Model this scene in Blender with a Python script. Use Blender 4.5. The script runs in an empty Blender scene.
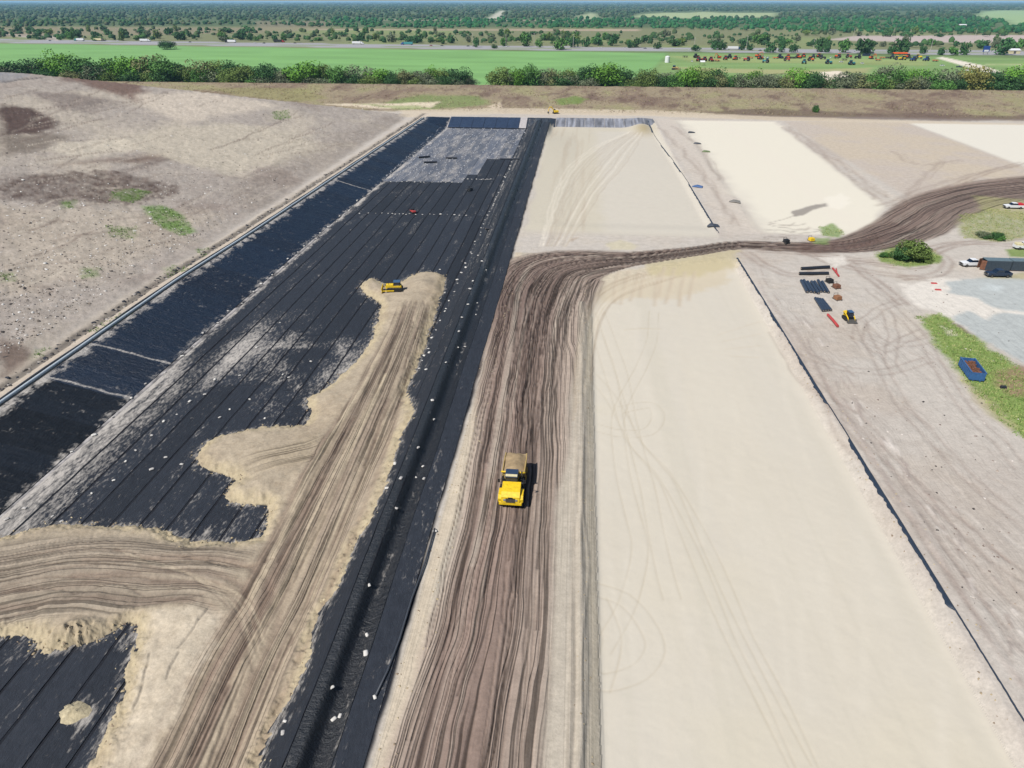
import bpy, math, random
import numpy as np
from mathutils import Vector, Matrix

# ------------------------------------------------------------------ camera, sky, sun, exposure
SC = bpy.context.scene
COL = SC.collection
F, H, YH = 683.0, 60.0, 1.0
TH = math.atan((384 - YH) / F)                 # pitch below the horizon
AL = math.atan(73 * math.cos(TH) / F)          # camera heading, left of the site axis (+Y)
cam_data = bpy.data.cameras.new('camera')
cam_data.sensor_width = 36.0
cam_data.lens = 36.0 * F / 1024.0
cam_data.clip_start = 0.5
cam_data.clip_end = 200000.0
cam = bpy.data.objects.new('camera', cam_data)
cam.location = (0, 0, H)
cam.rotation_euler = (math.pi / 2 - TH, 0, AL)
COL.objects.link(cam)
SC.camera = cam

SUN_TO = Vector((-1.6, -1.75, 3.0)).normalized()   # direction towards the sun
SUN_EL = math.asin(SUN_TO.z)
SUN_AZ = math.atan2(SUN_TO.x, SUN_TO.y)
world = bpy.data.worlds.new('World')
SC.world = world
world.use_nodes = True
wn = world.node_tree.nodes
wn.clear()
w_out = wn.new('ShaderNodeOutputWorld')
w_bg = wn.new('ShaderNodeBackground')
w_sky = wn.new('ShaderNodeTexSky')
w_sky.sky_type = 'NISHITA'
w_sky.sun_disc = False
w_sky.sun_elevation = SUN_EL
w_sky.sun_rotation = SUN_AZ
w_sky.air_density = 1.0
w_sky.dust_density = 0.6
w_sky.ozone_density = 1.5
w_bg.inputs['Strength'].default_value = 0.07
world.node_tree.links.new(w_sky.outputs[0], w_bg.inputs[0])
world.node_tree.links.new(w_bg.outputs[0], w_out.inputs[0])

sun_data = bpy.data.lights.new('sun', 'SUN')
sun_data.energy = 4.5
sun_data.angle = math.radians(0.53)
sun_data.color = (1.0, 0.97, 0.925)
sun = bpy.data.objects.new('sun', sun_data)
sun.rotation_euler = SUN_TO.to_track_quat('Z', 'Y').to_euler()
sun.location = (-60, -60, 120)
COL.objects.link(sun)

SC.view_settings.view_transform = 'Standard'
SC.view_settings.look = 'None'
SC.view_settings.gamma = 1.0
SC.view_settings.use_curve_mapping = False
SC.view_settings.exposure = 0.45
ALB = 0.66                                      # photo tone -> albedo

rng = np.random.default_rng(11)
random.seed(11)

# ------------------------------------------------------------------ helpers: noise, pixel rays
def s2l(c):
    c = np.asarray(c, float) / 255.0
    return np.where(c <= 0.04045, c / 12.92, ((c + 0.055) / 1.055) ** 2.4)

def alb(r, g, b, k=ALB):
    v = s2l((r, g, b)) * k
    return tuple(float(x) for x in v)

_perm = np.random.default_rng(5).random(65536)
def vnoise(x, y, seed=0):
    x = np.asarray(x, float); y = np.asarray(y, float)
    xi = np.floor(x).astype(np.int64); yi = np.floor(y).astype(np.int64)
    fx = x - xi; fy = y - yi
    fx = fx * fx * (3 - 2 * fx); fy = fy * fy * (3 - 2 * fy)
    def h(a, b):
        return _perm[((a * 73856093) ^ (b * 19349663) ^ (seed * 83492791 + 977)) & 65535]
    return ((h(xi, yi) * (1 - fx) + h(xi + 1, yi) * fx) * (1 - fy)
            + (h(xi, yi + 1) * (1 - fx) + h(xi + 1, yi + 1) * fx) * fy) * 2 - 1

def fbm(x, y, octv=4, seed=0, gain=0.5):
    t = 0; a = 1.0; n = 0
    for i in range(octv):
        t = t + a * vnoise(x * 2 ** i + 17.3 * i, y * 2 ** i - 9.1 * i, seed + i)
        n += a; a *= gain
    return t / n

def sstep(a, b, x):
    t = np.clip((x - a) / (b - a), 0, 1)
    return t * t * (3 - 2 * t)

FW = np.array([-math.sin(AL) * math.cos(TH), math.cos(AL) * math.cos(TH), -math.sin(TH)])
RT = np.array([math.cos(AL), math.sin(AL), 0.0])
UP = np.cross(RT, FW)
def ray(x, y):
    return FW + RT * ((x - 512) / F) + UP * ((384 - y) / F)
def P(x, y, z=0.0):
    r = ray(x, y); k = (z - H) / r[2]
    return r[0] * k, r[1] * k
def z_at(x, y, Y):                              # height of the ray through a pixel at distance Y
    r = ray(x, y); return H + r[2] * Y / r[1]
def proj(X, Y, Z):
    vx = X; vy = Y; vz = Z - H
    d = vx * FW[0] + vy * FW[1] + vz * FW[2]
    return (512 + F * (vx * RT[0] + vy * RT[1]) / d,
            384 - F * (vx * UP[0] + vy * UP[1] + vz * UP[2]) / d)

# ------------------------------------------------------------------ terrain height
def crest_l(Y): return np.interp(Y, [30, 150, 190, 270, 420], [-95, -96.2, -94.7, -93.3, -90.5])
def toe_l(Y): return np.interp(Y, [30, 120, 200, 400], [-79.5, -80, -80, -76.5])

def prof(X, xs, zs):
    z = np.zeros_like(X) + zs[0]
    for i in range(len(xs) - 1):
        z = z + (zs[i + 1] - zs[i]) * np.clip((X - xs[i]) / (xs[i + 1] - xs[i]), 0, 1)
    return z

def soft_cap(v, c, s):                          # smooth min(v, c)
    return -s * np.log(np.exp(-v / s) + np.exp(-c / s))

def zbase(X, Y):
    X = np.asarray(X, float); Y = np.asarray(Y, float)
    cl = crest_l(Y); tl = toe_l(Y)
    zl = prof(X, [cl, tl, tl * 0 - 30, tl * 0 - 23.8, tl * 0 - 22.4, tl * 0 - 21.5, tl * 0 - 20.7, tl * 0 - 19.6, tl * 0 - 16.4],
              [0, -4, -4, 0.7, 0.75, -0.75, -0.75, -0.05, 0])
    z = zl * np.clip((426 - Y) / 14, 0, 1)
    # near sand cell
    ytop = np.interp(X, [3, 8, 20, 43], [152, 160, 170, 182])
    d1 = sstep(0, 12, ytop - Y)
    z = z + d1 * (prof(X, [2.6, 5.0, 42.5, 43.9, 45.5, 48.5], [0, -1.1, -1.1, 0.05, 0.08, 0]))
    # upper sand cell
    d2 = sstep(0, 10, Y - 204) * np.clip((428 - Y) / 15, 0, 1)
    deep = np.interp(Y, [200, 300, 400], [-0.7, -1.0, -2.8])
    m2 = np.clip((X + 15) / 14, 0, 1) * np.clip((42.2 - X) / 2, 0, 1)
    m3 = np.clip((X + 17) / 2, 0, 1) * np.clip((42.2 - X) / 2, 0, 1)
    w = sstep(340, 405, Y)
    z = z + d2 * deep * (m2 * (1 - w) + m3 * w)
    ramp = np.exp(-((X - 35) / 6.0) ** 2 - ((Y - 408) / 16.0) ** 2) * 2.6
    z = z + ramp * (X < 43)
    # far bright cell
    m4 = sstep(0, 3, X - 54) * sstep(0, 3, 113 - X) * sstep(0, 5, Y - 206) * sstep(0, 5, 428 - Y)
    z = z - 0.35 * m4
    # landfill hill
    k = np.minimum(np.minimum(-102 - X, 432 - Y), 400)
    hk = soft_cap(0.25 * k, 36.0, 2.0)
    hk = np.where(k > 0, np.maximum(hk, 0), 0)
    z = z + hk
    # back embankment
    e = np.interp(Y, [448, 480, 556, 562, 574], [0, 1.0, 4.0, 4.2, 0])
    z = z + e * (k <= 0)
    return z

_ts = np.concatenate([np.linspace(25, 300, 900), np.linspace(300.3, 760, 1100)])
def pix(x, y):                                  # where the ray through a pixel meets the ground
    r = ray(x, y)
    kk = _ts / r[1]
    X = r[0] * kk; Z = H + r[2] * kk
    hit = np.nonzero(Z < zbase(X, _ts))[0]
    if len(hit) == 0:
        return P(x, y, 0)
    i = hit[0]
    return float(X[i]), float(_ts[i])

def wpoly(pts, z=None):
    return np.array([pix(*p) if z is None else P(p[0], p[1], z) for p in pts])

def smooth(pts, step=2.0, closed=False):        # Catmull-Rom resample
    p = np.asarray(pts, float); n = len(p)
    out = []
    rngi = range(n if closed else n - 1)
    for i in rngi:
        p0 = p[(i - 1) % n] if (closed or i > 0) else p[0] * 2 - p[1]
        p1 = p[i]; p2 = p[(i + 1) % n]
        p3 = p[(i + 2) % n] if (closed or i + 2 < n) else p[-1] * 2 - p[-2]
        m = max(2, int(np.linalg.norm(p2 - p1) / step))
        for t in np.arange(m) / m:
            out.append(0.5 * ((2 * p1) + (-p0 + p2) * t + (2 * p0 - 5 * p1 + 4 * p2 - p3) * t * t
                              + (-p0 + 3 * p1 - 3 * p2 + p3) * t ** 3))
    if not closed: out.append(p[-1])
    return np.array(out)

def seg_dist(X, Y, poly, closed=True):
    best = np.full(X.shape, 1e9); bi = np.zeros(X.shape, int); bt = np.zeros(X.shape)
    n = len(poly)
    for i in range(n if closed else n - 1):
        a = poly[i]; b = poly[(i + 1) % n]
        dx, dy = b - a; L2 = dx * dx + dy * dy + 1e-12
        t = np.clip(((X - a[0]) * dx + (Y - a[1]) * dy) / L2, 0, 1)
        d = (X - a[0] - t * dx) ** 2 + (Y - a[1] - t * dy) ** 2
        m = d < best
        best = np.where(m, d, best); bi = np.where(m, i, bi); bt = np.where(m, t, bt)
    return np.sqrt(best), bi, bt

def inside(X, Y, poly):
    c = np.zeros(X.shape, bool); n = len(poly)
    for i in range(n):
        x1, y1 = poly[i]; x2, y2 = poly[(i + 1) % n]
        m = ((y1 > Y) != (y2 > Y)) & (X < (x2 - x1) * (Y - y1) / (y2 - y1 + 1e-12) + x1)
        c ^= m
    return c

def sdist(X, Y, poly):                          # positive inside
    d, _, _ = seg_dist(X, Y, poly)
    return np.where(inside(X, Y, poly), d, -d)

# ------------------------------------------------------------------ ground grid: rows of distance, columns fanning out
A0 = 25.0
ypx = np.concatenate([np.linspace(860, 768, 50), np.arange(766.8, 130, -1.12), np.arange(130, 3.2, -0.9)])
rowsY = np.array([P(512, y, 0)[1] for y in ypx])
rowsY = np.concatenate([[-60000, -3000, -300, -20, 5, 16], rowsY, [18000, 28000, 60000]])
colsU = np.linspace(-1.02, 0.80, 1010)
colsU = np.concatenate([[-60, -10, -4, -2, -1.4, -1.15], colsU, [0.9, 1.1, 1.5, 3, 10, 60]])
fan = np.maximum(rowsY + A0, 18.0)
GY = np.repeat(rowsY[:, None], len(colsU), 1)
GX = fan[:, None] * colsU[None, :]
NR, NC = GX.shape
GZ = zbase(GX, GY)
C = np.zeros((NR, NC, 3))
RUT = np.zeros((NR, NC, 3))
RGH = np.full((NR, NC), .45)

def win(x0, x1, y0, y1, pad=0.0):               # rows/cols window that covers a world box
    r0 = max(0, np.searchsorted(rowsY, y0 - pad) - 1); r1 = min(NR, np.searchsorted(rowsY, y1 + pad) + 1)
    fa, fb = max(y0 - pad + A0, 18.0), max(y1 + pad + A0, 18.0)
    us = [(x0 - pad) / fa, (x0 - pad) / fb, (x1 + pad) / fa, (x1 + pad) / fb]
    c0 = max(0, np.searchsorted(colsU, min(us)) - 1); c1 = min(NC, np.searchsorted(colsU, max(us)) + 1)
    return slice(r0, r1), slice(c0, c1)

def lin(c): return s2l(c) * ALB

def put(sl, mask, col):
    C[sl] += (lin(col) - C[sl]) * mask[..., None]

def blob(pts, col, soft=1.5, warp=1.0, wscale=0.12, alpha=1.0, z=None, seed=3, world_pts=False, grain=0.0):
    poly = np.asarray(pts, float) if world_pts else wpoly(pts, z)
    pad = soft + warp + 1
    sl = win(poly[:, 0].min(), poly[:, 0].max(), poly[:, 1].min(), poly[:, 1].max(), pad)
    X, Y = GX[sl], GY[sl]
    if X.size == 0: return None
    sd = sdist(X, Y, poly) + warp * fbm(X * wscale, Y * wscale, 6, seed, 0.7)
    m = sstep(-soft, soft, sd) * alpha
    if grain: m = m * np.clip(0.5 + grain * fbm(X * 0.5, Y * 0.5, 4, seed + 9, 0.7) + 0.5 * (1 - grain), 0, 1)
    put(sl, m, col)
    return sl, sd

def stroke(pts, width, col, alpha=0.6, dz=0.0, z=None, world_pts=False, jit=0.0, step=3.0, seed=1):
    p = np.asarray(pts, float) if world_pts else wpoly(pts, z)
    p = smooth(p, step)
    if jit:
        p = p + np.stack([vnoise(np.arange(len(p)) * .35, 0 * np.arange(len(p)), seed) * jit,
                          vnoise(np.arange(len(p)) * .35, 5 + 0 * np.arange(len(p)), seed) * jit], 1)
    pad = width * 2
    sl = win(p[:, 0].min(), p[:, 0].max(), p[:, 1].min(), p[:, 1].max(), pad)
    X, Y = GX[sl], GY[sl]
    M = np.zeros(X.shape)
    r0, c0 = sl[0].start, sl[1].start
    for i in range(len(p) - 1):
        a, b = p[i], p[i + 1]
        s2 = win(min(a[0], b[0]), max(a[0], b[0]), min(a[1], b[1]), max(a[1], b[1]), pad)
        x, y = GX[s2], GY[s2]
        dx, dy = b - a; L2 = dx * dx + dy * dy + 1e-12
        t = np.clip(((x - a[0]) * dx + (y - a[1]) * dy) / L2, 0, 1)
        d = np.hypot(x - a[0] - t * dx, y - a[1] - t * dy)
        v = np.exp(-(d / (width * 0.6)) ** 2)
        q = (slice(s2[0].start - r0, s2[0].stop - r0), slice(s2[1].start - c0, s2[1].stop - c0))
        if M[q].shape == v.shape: M[q] = np.maximum(M[q], v)
    m = M * alpha * (0.75 + 0.25 * vnoise(X * .4, Y * .4, seed))
    put(sl, m, col)
    if dz: GZ[sl] += dz * M

def twin(pts, gauge, width, col, alpha, dz=0.0, z=None, jit=0.0, seed=1):
    p = smooth(wpoly(pts, z), 3.0)
    t = np.gradient(p, axis=0); t /= np.linalg.norm(t, axis=1)[:, None] + 1e-9
    nrm = np.stack([-t[:, 1], t[:, 0]], 1)
    for s in (-0.5, 0.5):
        stroke(p + nrm * gauge * s, width, col, alpha, dz, world_pts=True, jit=jit, seed=seed)

def ribbon(left, right, z=None):                # a road from its two edges -> (mask window, u in -1..1, v metres, half width)
    L = smooth(wpoly(left, z), 2.5); R = smooth(wpoly(right, z), 2.5)
    n = 160
    def res(p):
        d = np.concatenate([[0], np.cumsum(np.linalg.norm(np.diff(p, axis=0), axis=1))]); t = np.linspace(0, d[-1], n)
        return np.stack([np.interp(t, d, p[:, 0]), np.interp(t, d, p[:, 1])], 1)
    L = res(L); R = res(R); M = (L + R) / 2; hw = np.linalg.norm(L - R, axis=1) / 2
    dist = np.concatenate([[0], np.cumsum(np.linalg.norm(np.diff(M, axis=0), axis=1))])
    mx = hw.max() * 1.4
    sl = win(M[:, 0].min(), M[:, 0].max(), M[:, 1].min(), M[:, 1].max(), mx)
    X, Y = GX[sl], GY[sl]
    d, bi, bt = seg_dist(X, Y, M, closed=False)
    a = M[bi]; b = M[bi + 1]
    cr = (b[..., 0] - a[..., 0]) * (Y - a[..., 1]) - (b[..., 1] - a[..., 1]) * (X - a[..., 0])
    h = hw[bi] * (1 - bt) + hw[bi + 1] * bt
    u = -np.sign(cr) * d / h
    v = dist[bi] * (1 - bt) + dist[bi + 1] * bt
    ends = (bt < 1e-6) & (bi == 0) | (bt > 1 - 1e-6) & (bi == n - 2)
    ribbon.edges = (L, R)
    return sl, u, v, h, ends

# ------------------------------------------------------------------ ground colours, largest first
n_lo = fbm(GX * 0.02, GY * 0.02, 4, 21); n_mid = fbm(GX * 0.11, GY * 0.11, 4, 31, 0.6)
n_hi = fbm(GX * 0.6, GY * 0.6, 3, 41, 0.6)
ALLS = (slice(0, NR), slice(0, NC))
C[:] = lin((199, 190, 179))
put(ALLS, sstep(-0.1, 0.6, n_mid) * 0.55, (204, 192, 176))
put(ALLS, sstep(0.1, 0.7, n_lo + 0.5 * n_mid) * 0.4, (178, 164, 152))
far_m = sstep(570, 580, GY)
put(ALLS, far_m, (112, 132, 84))
put(ALLS, sstep(1050, 1070, GY), (132, 134, 98))
put(ALLS, sstep(1050, 1070, GY) * sstep(0.0, 0.5, fbm(GX * .006, GY * .003, 4, 77)), (140, 150, 100))
put(ALLS, sstep(1900, 2100, GY), (96, 112, 78))
# hill
HK = np.minimum(-102 - GX, 432 - GY)
hill = sstep(-2, 3, HK + 1.5 * n_mid)
put(ALLS, hill, (179, 168, 157))
hb = fbm(GX * .035 + .3 * n_mid, GY * .02, 5, 51, .6)
put(ALLS, hill * sstep(0.05, .45, hb) * .6, (152, 136, 125))
put(ALLS, hill * sstep(0.05, .5, -hb) * .6, (205, 192, 172))
put(ALLS, hill * sstep(.15, .6, n_hi * .6 + n_mid * .6) * .35, (134, 120, 109))
DKB = (112, 92, 84)
blob([(0, 105), (30, 108), (58, 122), (55, 130), (40, 135), (0, 136)], (98, 82, 76), 2, 3)
blob([(0, 134), (50, 133), (75, 136), (70, 142), (45, 152), (0, 156)], (128, 116, 104), 3, 4, alpha=.8)
blob([(0, 178), (50, 174), (110, 170), (150, 176), (168, 185), (185, 186), (160, 196), (135, 203), (95, 205), (50, 205), (0, 198)], (98, 82, 75), 2, 7, grain=.7)
blob([(55, 166), (100, 162), (150, 164), (170, 160), (178, 152), (150, 152), (120, 158)], (124, 104, 92), 3, 4, alpha=.8)
blob([(115, 172), (160, 165), (175, 157), (155, 160), (130, 168)], (92, 74, 66), 2, 2, alpha=.7)
blob([(60, 78), (130, 76), (185, 88), (140, 102), (115, 94), (80, 84)], (122, 98, 88), 4, 6, alpha=.9)
blob([(30, 92), (75, 94), (120, 102), (90, 112), (60, 108)], (142, 130, 122), 4, 6, alpha=.85)
blob([(135, 95), (200, 92), (280, 105), (250, 112), (185, 122), (150, 112)], (214, 200, 182), 4, 5, alpha=.9)
blob([(110, 135), (230, 122), (300, 130), (320, 150), (230, 176), (170, 160), (100, 145)], (204, 192, 172), 5, 8, alpha=.85)
blob([(50, 142), (120, 138), (150, 150), (80, 158), (50, 152)], (212, 200, 180), 3, 4, alpha=.85)
blob([(0, 205), (100, 210), (220, 215), (190, 240), (60, 290), (0, 310)], (196, 182, 163), 5, 8, alpha=.6)
blob([(0, 340), (20, 345), (36, 358), (22, 375), (0, 382)], (116, 98, 88), 1.5, 2, alpha=.85)
blob([(225, 190), (262, 172), (330, 138), (390, 116), (402, 121), (330, 165), (250, 215)], (150, 138, 126), 3, 3, alpha=.6, grain=.8)
blob([(-30, 64), (20, 69), (64, 71.5), (30, 77), (0, 81.5), (-30, 84)], (150, 150, 154), 2, 3, .2, .9, grain=.5)
stroke([(0, 82), (15, 80.5), (30, 79), (45, 77.5)], 1.3, (60, 60, 66), .8, -.2, jit=.8)
hq = random.Random(77)
for k in range(190):
    x0, y0 = hq.uniform(0, 330), hq.uniform(86, 300)
    if y0 < 84 + max(0, x0 - 120) * .17: continue
    L_ = hq.uniform(25, 80); sl_ = hq.uniform(-.45, -.1) if y0 < 170 else hq.uniform(-.5, .1)
    q3 = [(x0, y0), (x0 + L_ * .5, y0 + L_ * sl_ * .5 + hq.uniform(-2, 2)), (x0 + L_, y0 + L_ * sl_ + hq.uniform(-3, 3))]
    w3 = wpoly(q3)
    if w3[:, 0].max() > -104 or np.abs(np.diff(w3[:, 1])).max() > 60: continue
    stroke(w3, hq.uniform(.3, .8), hq.choice([(140, 124, 112), (206, 194, 176), (150, 136, 124), (196, 184, 168), (120, 104, 94)]), hq.uniform(.45, .85), hq.uniform(-.15, .06), world_pts=True, seed=k, jit=.6)
GREEN = (112, 146, 74)
GRASS_PX = [
    ([(140, 206), (165, 205), (180, 214), (196, 232), (180, 236), (160, 226)], .95),
    ([(112, 192), (130, 188), (150, 192), (135, 202), (112, 200)], .7),
    ([(60, 202), (75, 200), (74, 208), (62, 208)], .7),
    ([(88, 330), (105, 320), (125, 313), (128, 320), (105, 330), (92, 334)], .9),
    ([(105, 226), (140, 228), (135, 240), (110, 238)], .35),
    ([(165, 268), (185, 264), (192, 270), (170, 276)], .6),
    ([(0, 274), (16, 273), (16, 281), (2, 282)], .5),
    ([(82, 270), (98, 268), (98, 276), (84, 278)], .5),
    ([(198, 250), (210, 248), (210, 254), (200, 256)], .7),
    ([(34, 348), (46, 350), (42, 362), (32, 360)], .6),
    ([(272, 112), (288, 110), (290, 118), (276, 120)], .4),
]
for q, a in GRASS_PX:
    blob(q, GREEN, 1.0, 1.6, .25, a, grain=.7)
hst = sstep(.2, .6, vnoise((GX + .8 * GY) * 0.9, (GY - .6 * GX) * .03, 66)) * sstep(0, 6, HK) * sstep(-.1, .4, n_lo + n_mid)
C *= (1 - .06 * hst)[..., None]
GZ -= .06 * hst
n_f = fbm(GX * 1.3, GY * 1.3, 3, 45, .65)
GZ += hill * (0.35 * n_mid + 0.10 * n_hi + .06 * n_f)
C *= (1 + .16 * hill * n_hi + .14 * hill * n_f)[..., None]

# embankment
emb = sstep(442, 452, GY + 4 * n_mid) * (1 - sstep(570, 576, GY)) * (1 - hill)
put(ALLS, emb, (158, 143, 118))
en = fbm(GX * .045, GY * .03, 5, 91, .7)
put(ALLS, emb * sstep(.0, .35, en) * .8, (132, 112, 98))
put(ALLS, emb * sstep(.1, .45, fbm(GX * .12, GY * .05, 4, 93, .7)) * .75, (112, 92, 82))
put(ALLS, emb * sstep(.1, .4, -en) * .6, (160, 156, 112))
blob([(380, 104), (420, 95), (480, 96), (490, 104), (460, 108), (400, 110)], (128, 144, 88), 4, 6, .05, .8)
blob([(200, 88), (300, 88), (330, 98), (300, 102), (240, 96)], (150, 146, 96), 4, 6, .05, .6)
blob([(555, 100), (575, 96), (588, 99), (580, 104), (560, 105)], (118, 142, 72), 2, 4, .1, .8)
blob([(700, 112), (770, 108), (830, 112), (1030, 116), (1030, 121), (800, 120), (740, 119)], (112, 94, 84), 3, 6, .06, .75)
blob([(325, 104), (360, 104), (440, 102), (430, 108), (380, 109)], (226, 210, 184), 2, 3, .1, .9)
blob([(400, 110), (500, 108), (650, 110), (760, 116), (1030, 124), (1030, 128), (760, 120), (640, 116), (500, 114), (400, 116)], (212, 196, 172), 2, 2, .1, .8)
blob([(352, 104), (420, 106), (440, 109), (400, 109)], (144, 160, 96), 1, 2, .2, .6)
blob([(488, 106), (500, 102), (503, 107), (492, 109)], (214, 196, 172), 1, 2, .2, .9)
GZ += emb * (.35 * n_mid + .25 * en)

# perimeter bench left of the lined slope
cl = crest_l(GY); dcl = cl - GX
bench = sstep(-0.5, .3, dcl) * (1 - sstep(5, 8, dcl + 1.2 * n_mid)) * (GY < 440) * (GY > 0)
put(ALLS, bench, (200, 186, 168))
put(ALLS, bench * sstep(3.2, 4.2, dcl + .9 * n_mid) * (1 - sstep(5.2, 6.4, dcl + .9 * n_mid)) * .8, (104, 98, 92))
GZ -= bench * .35 * sstep(3.2, 4.4, dcl) * (1 - sstep(5, 6.4, dcl))
put(ALLS, bench * (1 - sstep(1.2, 1.8, dcl)) * .8, (214, 200, 182))

# left cell: bare floor under the liner, lined berm and ditch
cell = sstep(-.4, .1, GX - cl) * (1 - sstep(-16.6, -16.0, GX + .45 * fbm(GX * .3, GY * .16, 3, 8))) * (GY < 427) * (GY > 0)
put(ALLS, cell, (40, 42, 48))
put(ALLS, cell * np.exp(-((GX - toe_l(GY)) / .9) ** 2) * np.clip(.7 + 1.2 * n_hi, 0, 1), (196, 190, 186))

# haul strip and right hand cells
strip = sstep(-16.4, -15.6, GX) * (1 - sstep(4.5, 5.5, GX)) * (GY > 0) * (GY < 180)
put(ALLS, strip, (194, 183, 166))
put(ALLS, strip * sstep(0.0, 1.5, GX) * sstep(-.3, .5, fbm(GX * 1.6, GY * .05, 4, 13)) * .5, (182, 173, 159))
put(ALLS, strip * np.exp(-((GX - 4.0) / .8) ** 2) * .5, (176, 166, 144))  # painted shade: shoulder face turned away from the sun
put(ALLS, strip * sstep(-16.2, -15.4, GX) * (1 - sstep(-14.6, -13.4, GX + .8 * n_mid)) * .8, (212, 196, 172))
ytop = np.interp(GX, [3, 8, 20, 43], [152, 160, 170, 182])
cellN = sstep(4.5, 4.9, GX + .12 * n_hi) * (1 - sstep(41.9, 42.6, GX)) * (1 - sstep(-8, 2, GY - ytop + 3 * n_mid)) * (GY > 0)
put(ALLS, cellN, (214, 205, 188))
put(ALLS, cellN * sstep(-.2, .6, fbm(GX * .12, GY * .02, 4, 19)) * .4, (208, 200, 186))
put(ALLS, cellN * sstep(.1, .7, fbm(GX * .05, GY * .05, 4, 23)) * .3, (218, 207, 180))
put(ALLS, cellN * sstep(.05, .5, fbm((GX + .02 * GY) * .5, GY * .004, 3, 119, .6)) * .35, (204, 196, 178))
put(ALLS, cellN * sstep(.15, .55, fbm(GX * .03 + 4, GY * .015, 5, 219, .65)) * .2, (206, 196, 177))
GZ += cellN * .012 * fbm(GX * .35, GY * .03, 3, 319)
put(ALLS, np.exp(-((GX - 42.0) / 1.1) ** 2) * (GY < 182) * (GY > 0) * .35, (226, 216, 198))  # sunlight painted along the cell edge that faces the sun
upper = sstep(-16, -13, GX + 1.5 * n_mid + (GY - 200) * .012) * (1 - sstep(41.5, 42.4, GX)) * sstep(196, 204, GY) * (1 - sstep(411, 414, GY))
put(ALLS, upper, (206, 197, 178))
put(ALLS, upper * sstep(6, 12, GX + 2 * n_mid) * (1 - sstep(395, 405, GY)) * .8, (210, 202, 188))
put(ALLS, upper * np.exp(-((GX - 35) / 5) ** 2 - ((GY - 400) / 14) ** 2), (178, 164, 132))
put(ALLS, upper * (1 - sstep(4, 8, GX)) * sstep(.0, .5, fbm((GX - .02 * GY) * .55, GY * .018, 4, 29)) * .5, (190, 176, 156))
farc = sstep(50, 63, GX + 4 * n_mid) * sstep(0, 4, np.interp(GY, [205, 215, 240, 424], [84, 92, 105, 113]) - GX + 1.5 * n_mid) * sstep(203, 207, GY + 2 * n_mid) * (1 - sstep(424, 428, GY))
put(ALLS, farc, (230, 222, 204))
put(ALLS, farc * np.exp(-((GX - 84 + (GY - 300) * .02) / 4) ** 2) * .35, (230, 220, 204))
farc2 = sstep(183, 187, GX + n_mid) * sstep(270, 300, GY + (GX - 186) * .8) * (1 - sstep(424, 428, GY))
put(ALLS, farc2, (228, 221, 206))
mid = sstep(43, 46, GX) * (1 - sstep(54, 58, GX + 3 * n_mid)) * sstep(200, 206, GY) * (1 - sstep(430, 436, GY))
put(ALLS, mid * .6, (208, 196, 182))
zone = sstep(114, 118, GX) * (1 - sstep(182, 186, GX)) * sstep(230, 250, GY) * (1 - sstep(424, 430, GY))
put(ALLS, zone * .8, (196, 182, 168))
put(ALLS, zone * sstep(0, .6, n_lo + .6 * n_mid) * .5, (206, 190, 164))

# sandy ramp below the cross road
blob([(588, 290), (600, 276), (650, 266), (720, 258), (735, 262), (728, 285), (700, 292), (660, 300), (630, 297), (600, 305)], (208, 194, 168), 1.5, 3, .3, .8, seed=5)
blob([(640, 262), (700, 252), (738, 250), (732, 268), (700, 276), (650, 276)], (196, 182, 142), 1.5, 2.5, .3, .7, seed=8)
for i in range(9):
    x0 = 615 + i * 9.5 + random.uniform(-3, 3)
    stroke([(x0 + 4, 270 + random.uniform(-3, 4)), (x0, 288), (x0 - 2 + random.uniform(-3, 3), 296 + random.uniform(0, 16))], .9, (198, 182, 160), .8, -.05, seed=i)
blob([(605, 244), (620, 240), (640, 246), (632, 250), (610, 250)], (206, 196, 168), .8, 1.5, .5, .8)
blob([(568, 239), (578, 238), (572, 242)], (180, 164, 146), .5, .6, .5, .8)

# haul road
RL = [(352, 860), (384, 768), (425, 650), (452, 560), (470, 490), (488, 400), (500, 330), (504, 300), (507, 277), (518, 259), (540, 253), (580, 252), (630, 253), (690, 247), (740, 241), (800, 243), (850, 240), (895, 222), (945, 195), (1024, 181), (1120, 174)]
RR = [(536, 860), (543, 768), (549, 650), (553, 560), (556, 490), (562, 400), (567, 345), (572, 325), (580, 305), (590, 288), (607, 276), (632, 267), (665, 261), (700, 255), (740, 249), (800, 252), (860, 251), (905, 241), (955, 212), (1024, 197), (1120, 192)]
sl, u, v, h, ends = ribbon(RL, RR)
u2 = u + .18 * fbm(GX[sl] * .08, GY[sl] * .08, 3, 71) * np.clip(4 / h, .3, 1)
m = (1 - sstep(.88, 1.12, np.abs(u2))) * ~ends
um = u * h
narrow = sstep(120, 150, v)
put(sl, m, (178, 160, 145))
put(sl, m * sstep(-.95, -.7, u2) * (1 - sstep(.05, .75, u2)) * .9, (149, 128, 116))
put(sl, m * narrow * .7, (126, 108, 99))
lobe = np.exp(-((v - 118) / 22) ** 2) * (1 - sstep(.0, .6, u2))
put(sl, m * lobe * .6, (114, 96, 89))
st = fbm(um * .9 + .6 * vnoise(v * .03, um * .2, 4), v * .012, 4, 73, .65)
put(sl, m * sstep(.0, .45, st) * .28, (190, 175, 158))
put(sl, m * sstep(.05, .4, -st) * .24, (118, 101, 92))
rid = 1 - np.abs(vnoise(um * 1.15 + .9 * vnoise(v * .025, um * .12, 6), v * .008, 74))
rid = sstep(.78, .98, rid)
GZ[sl] -= m * (.14 * rid + .07 * st) * (1 - .5 * narrow)
C[sl] *= (1 - .1 * m * rid)[..., None]  # rut shade and damp soil darkened into the colour
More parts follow.
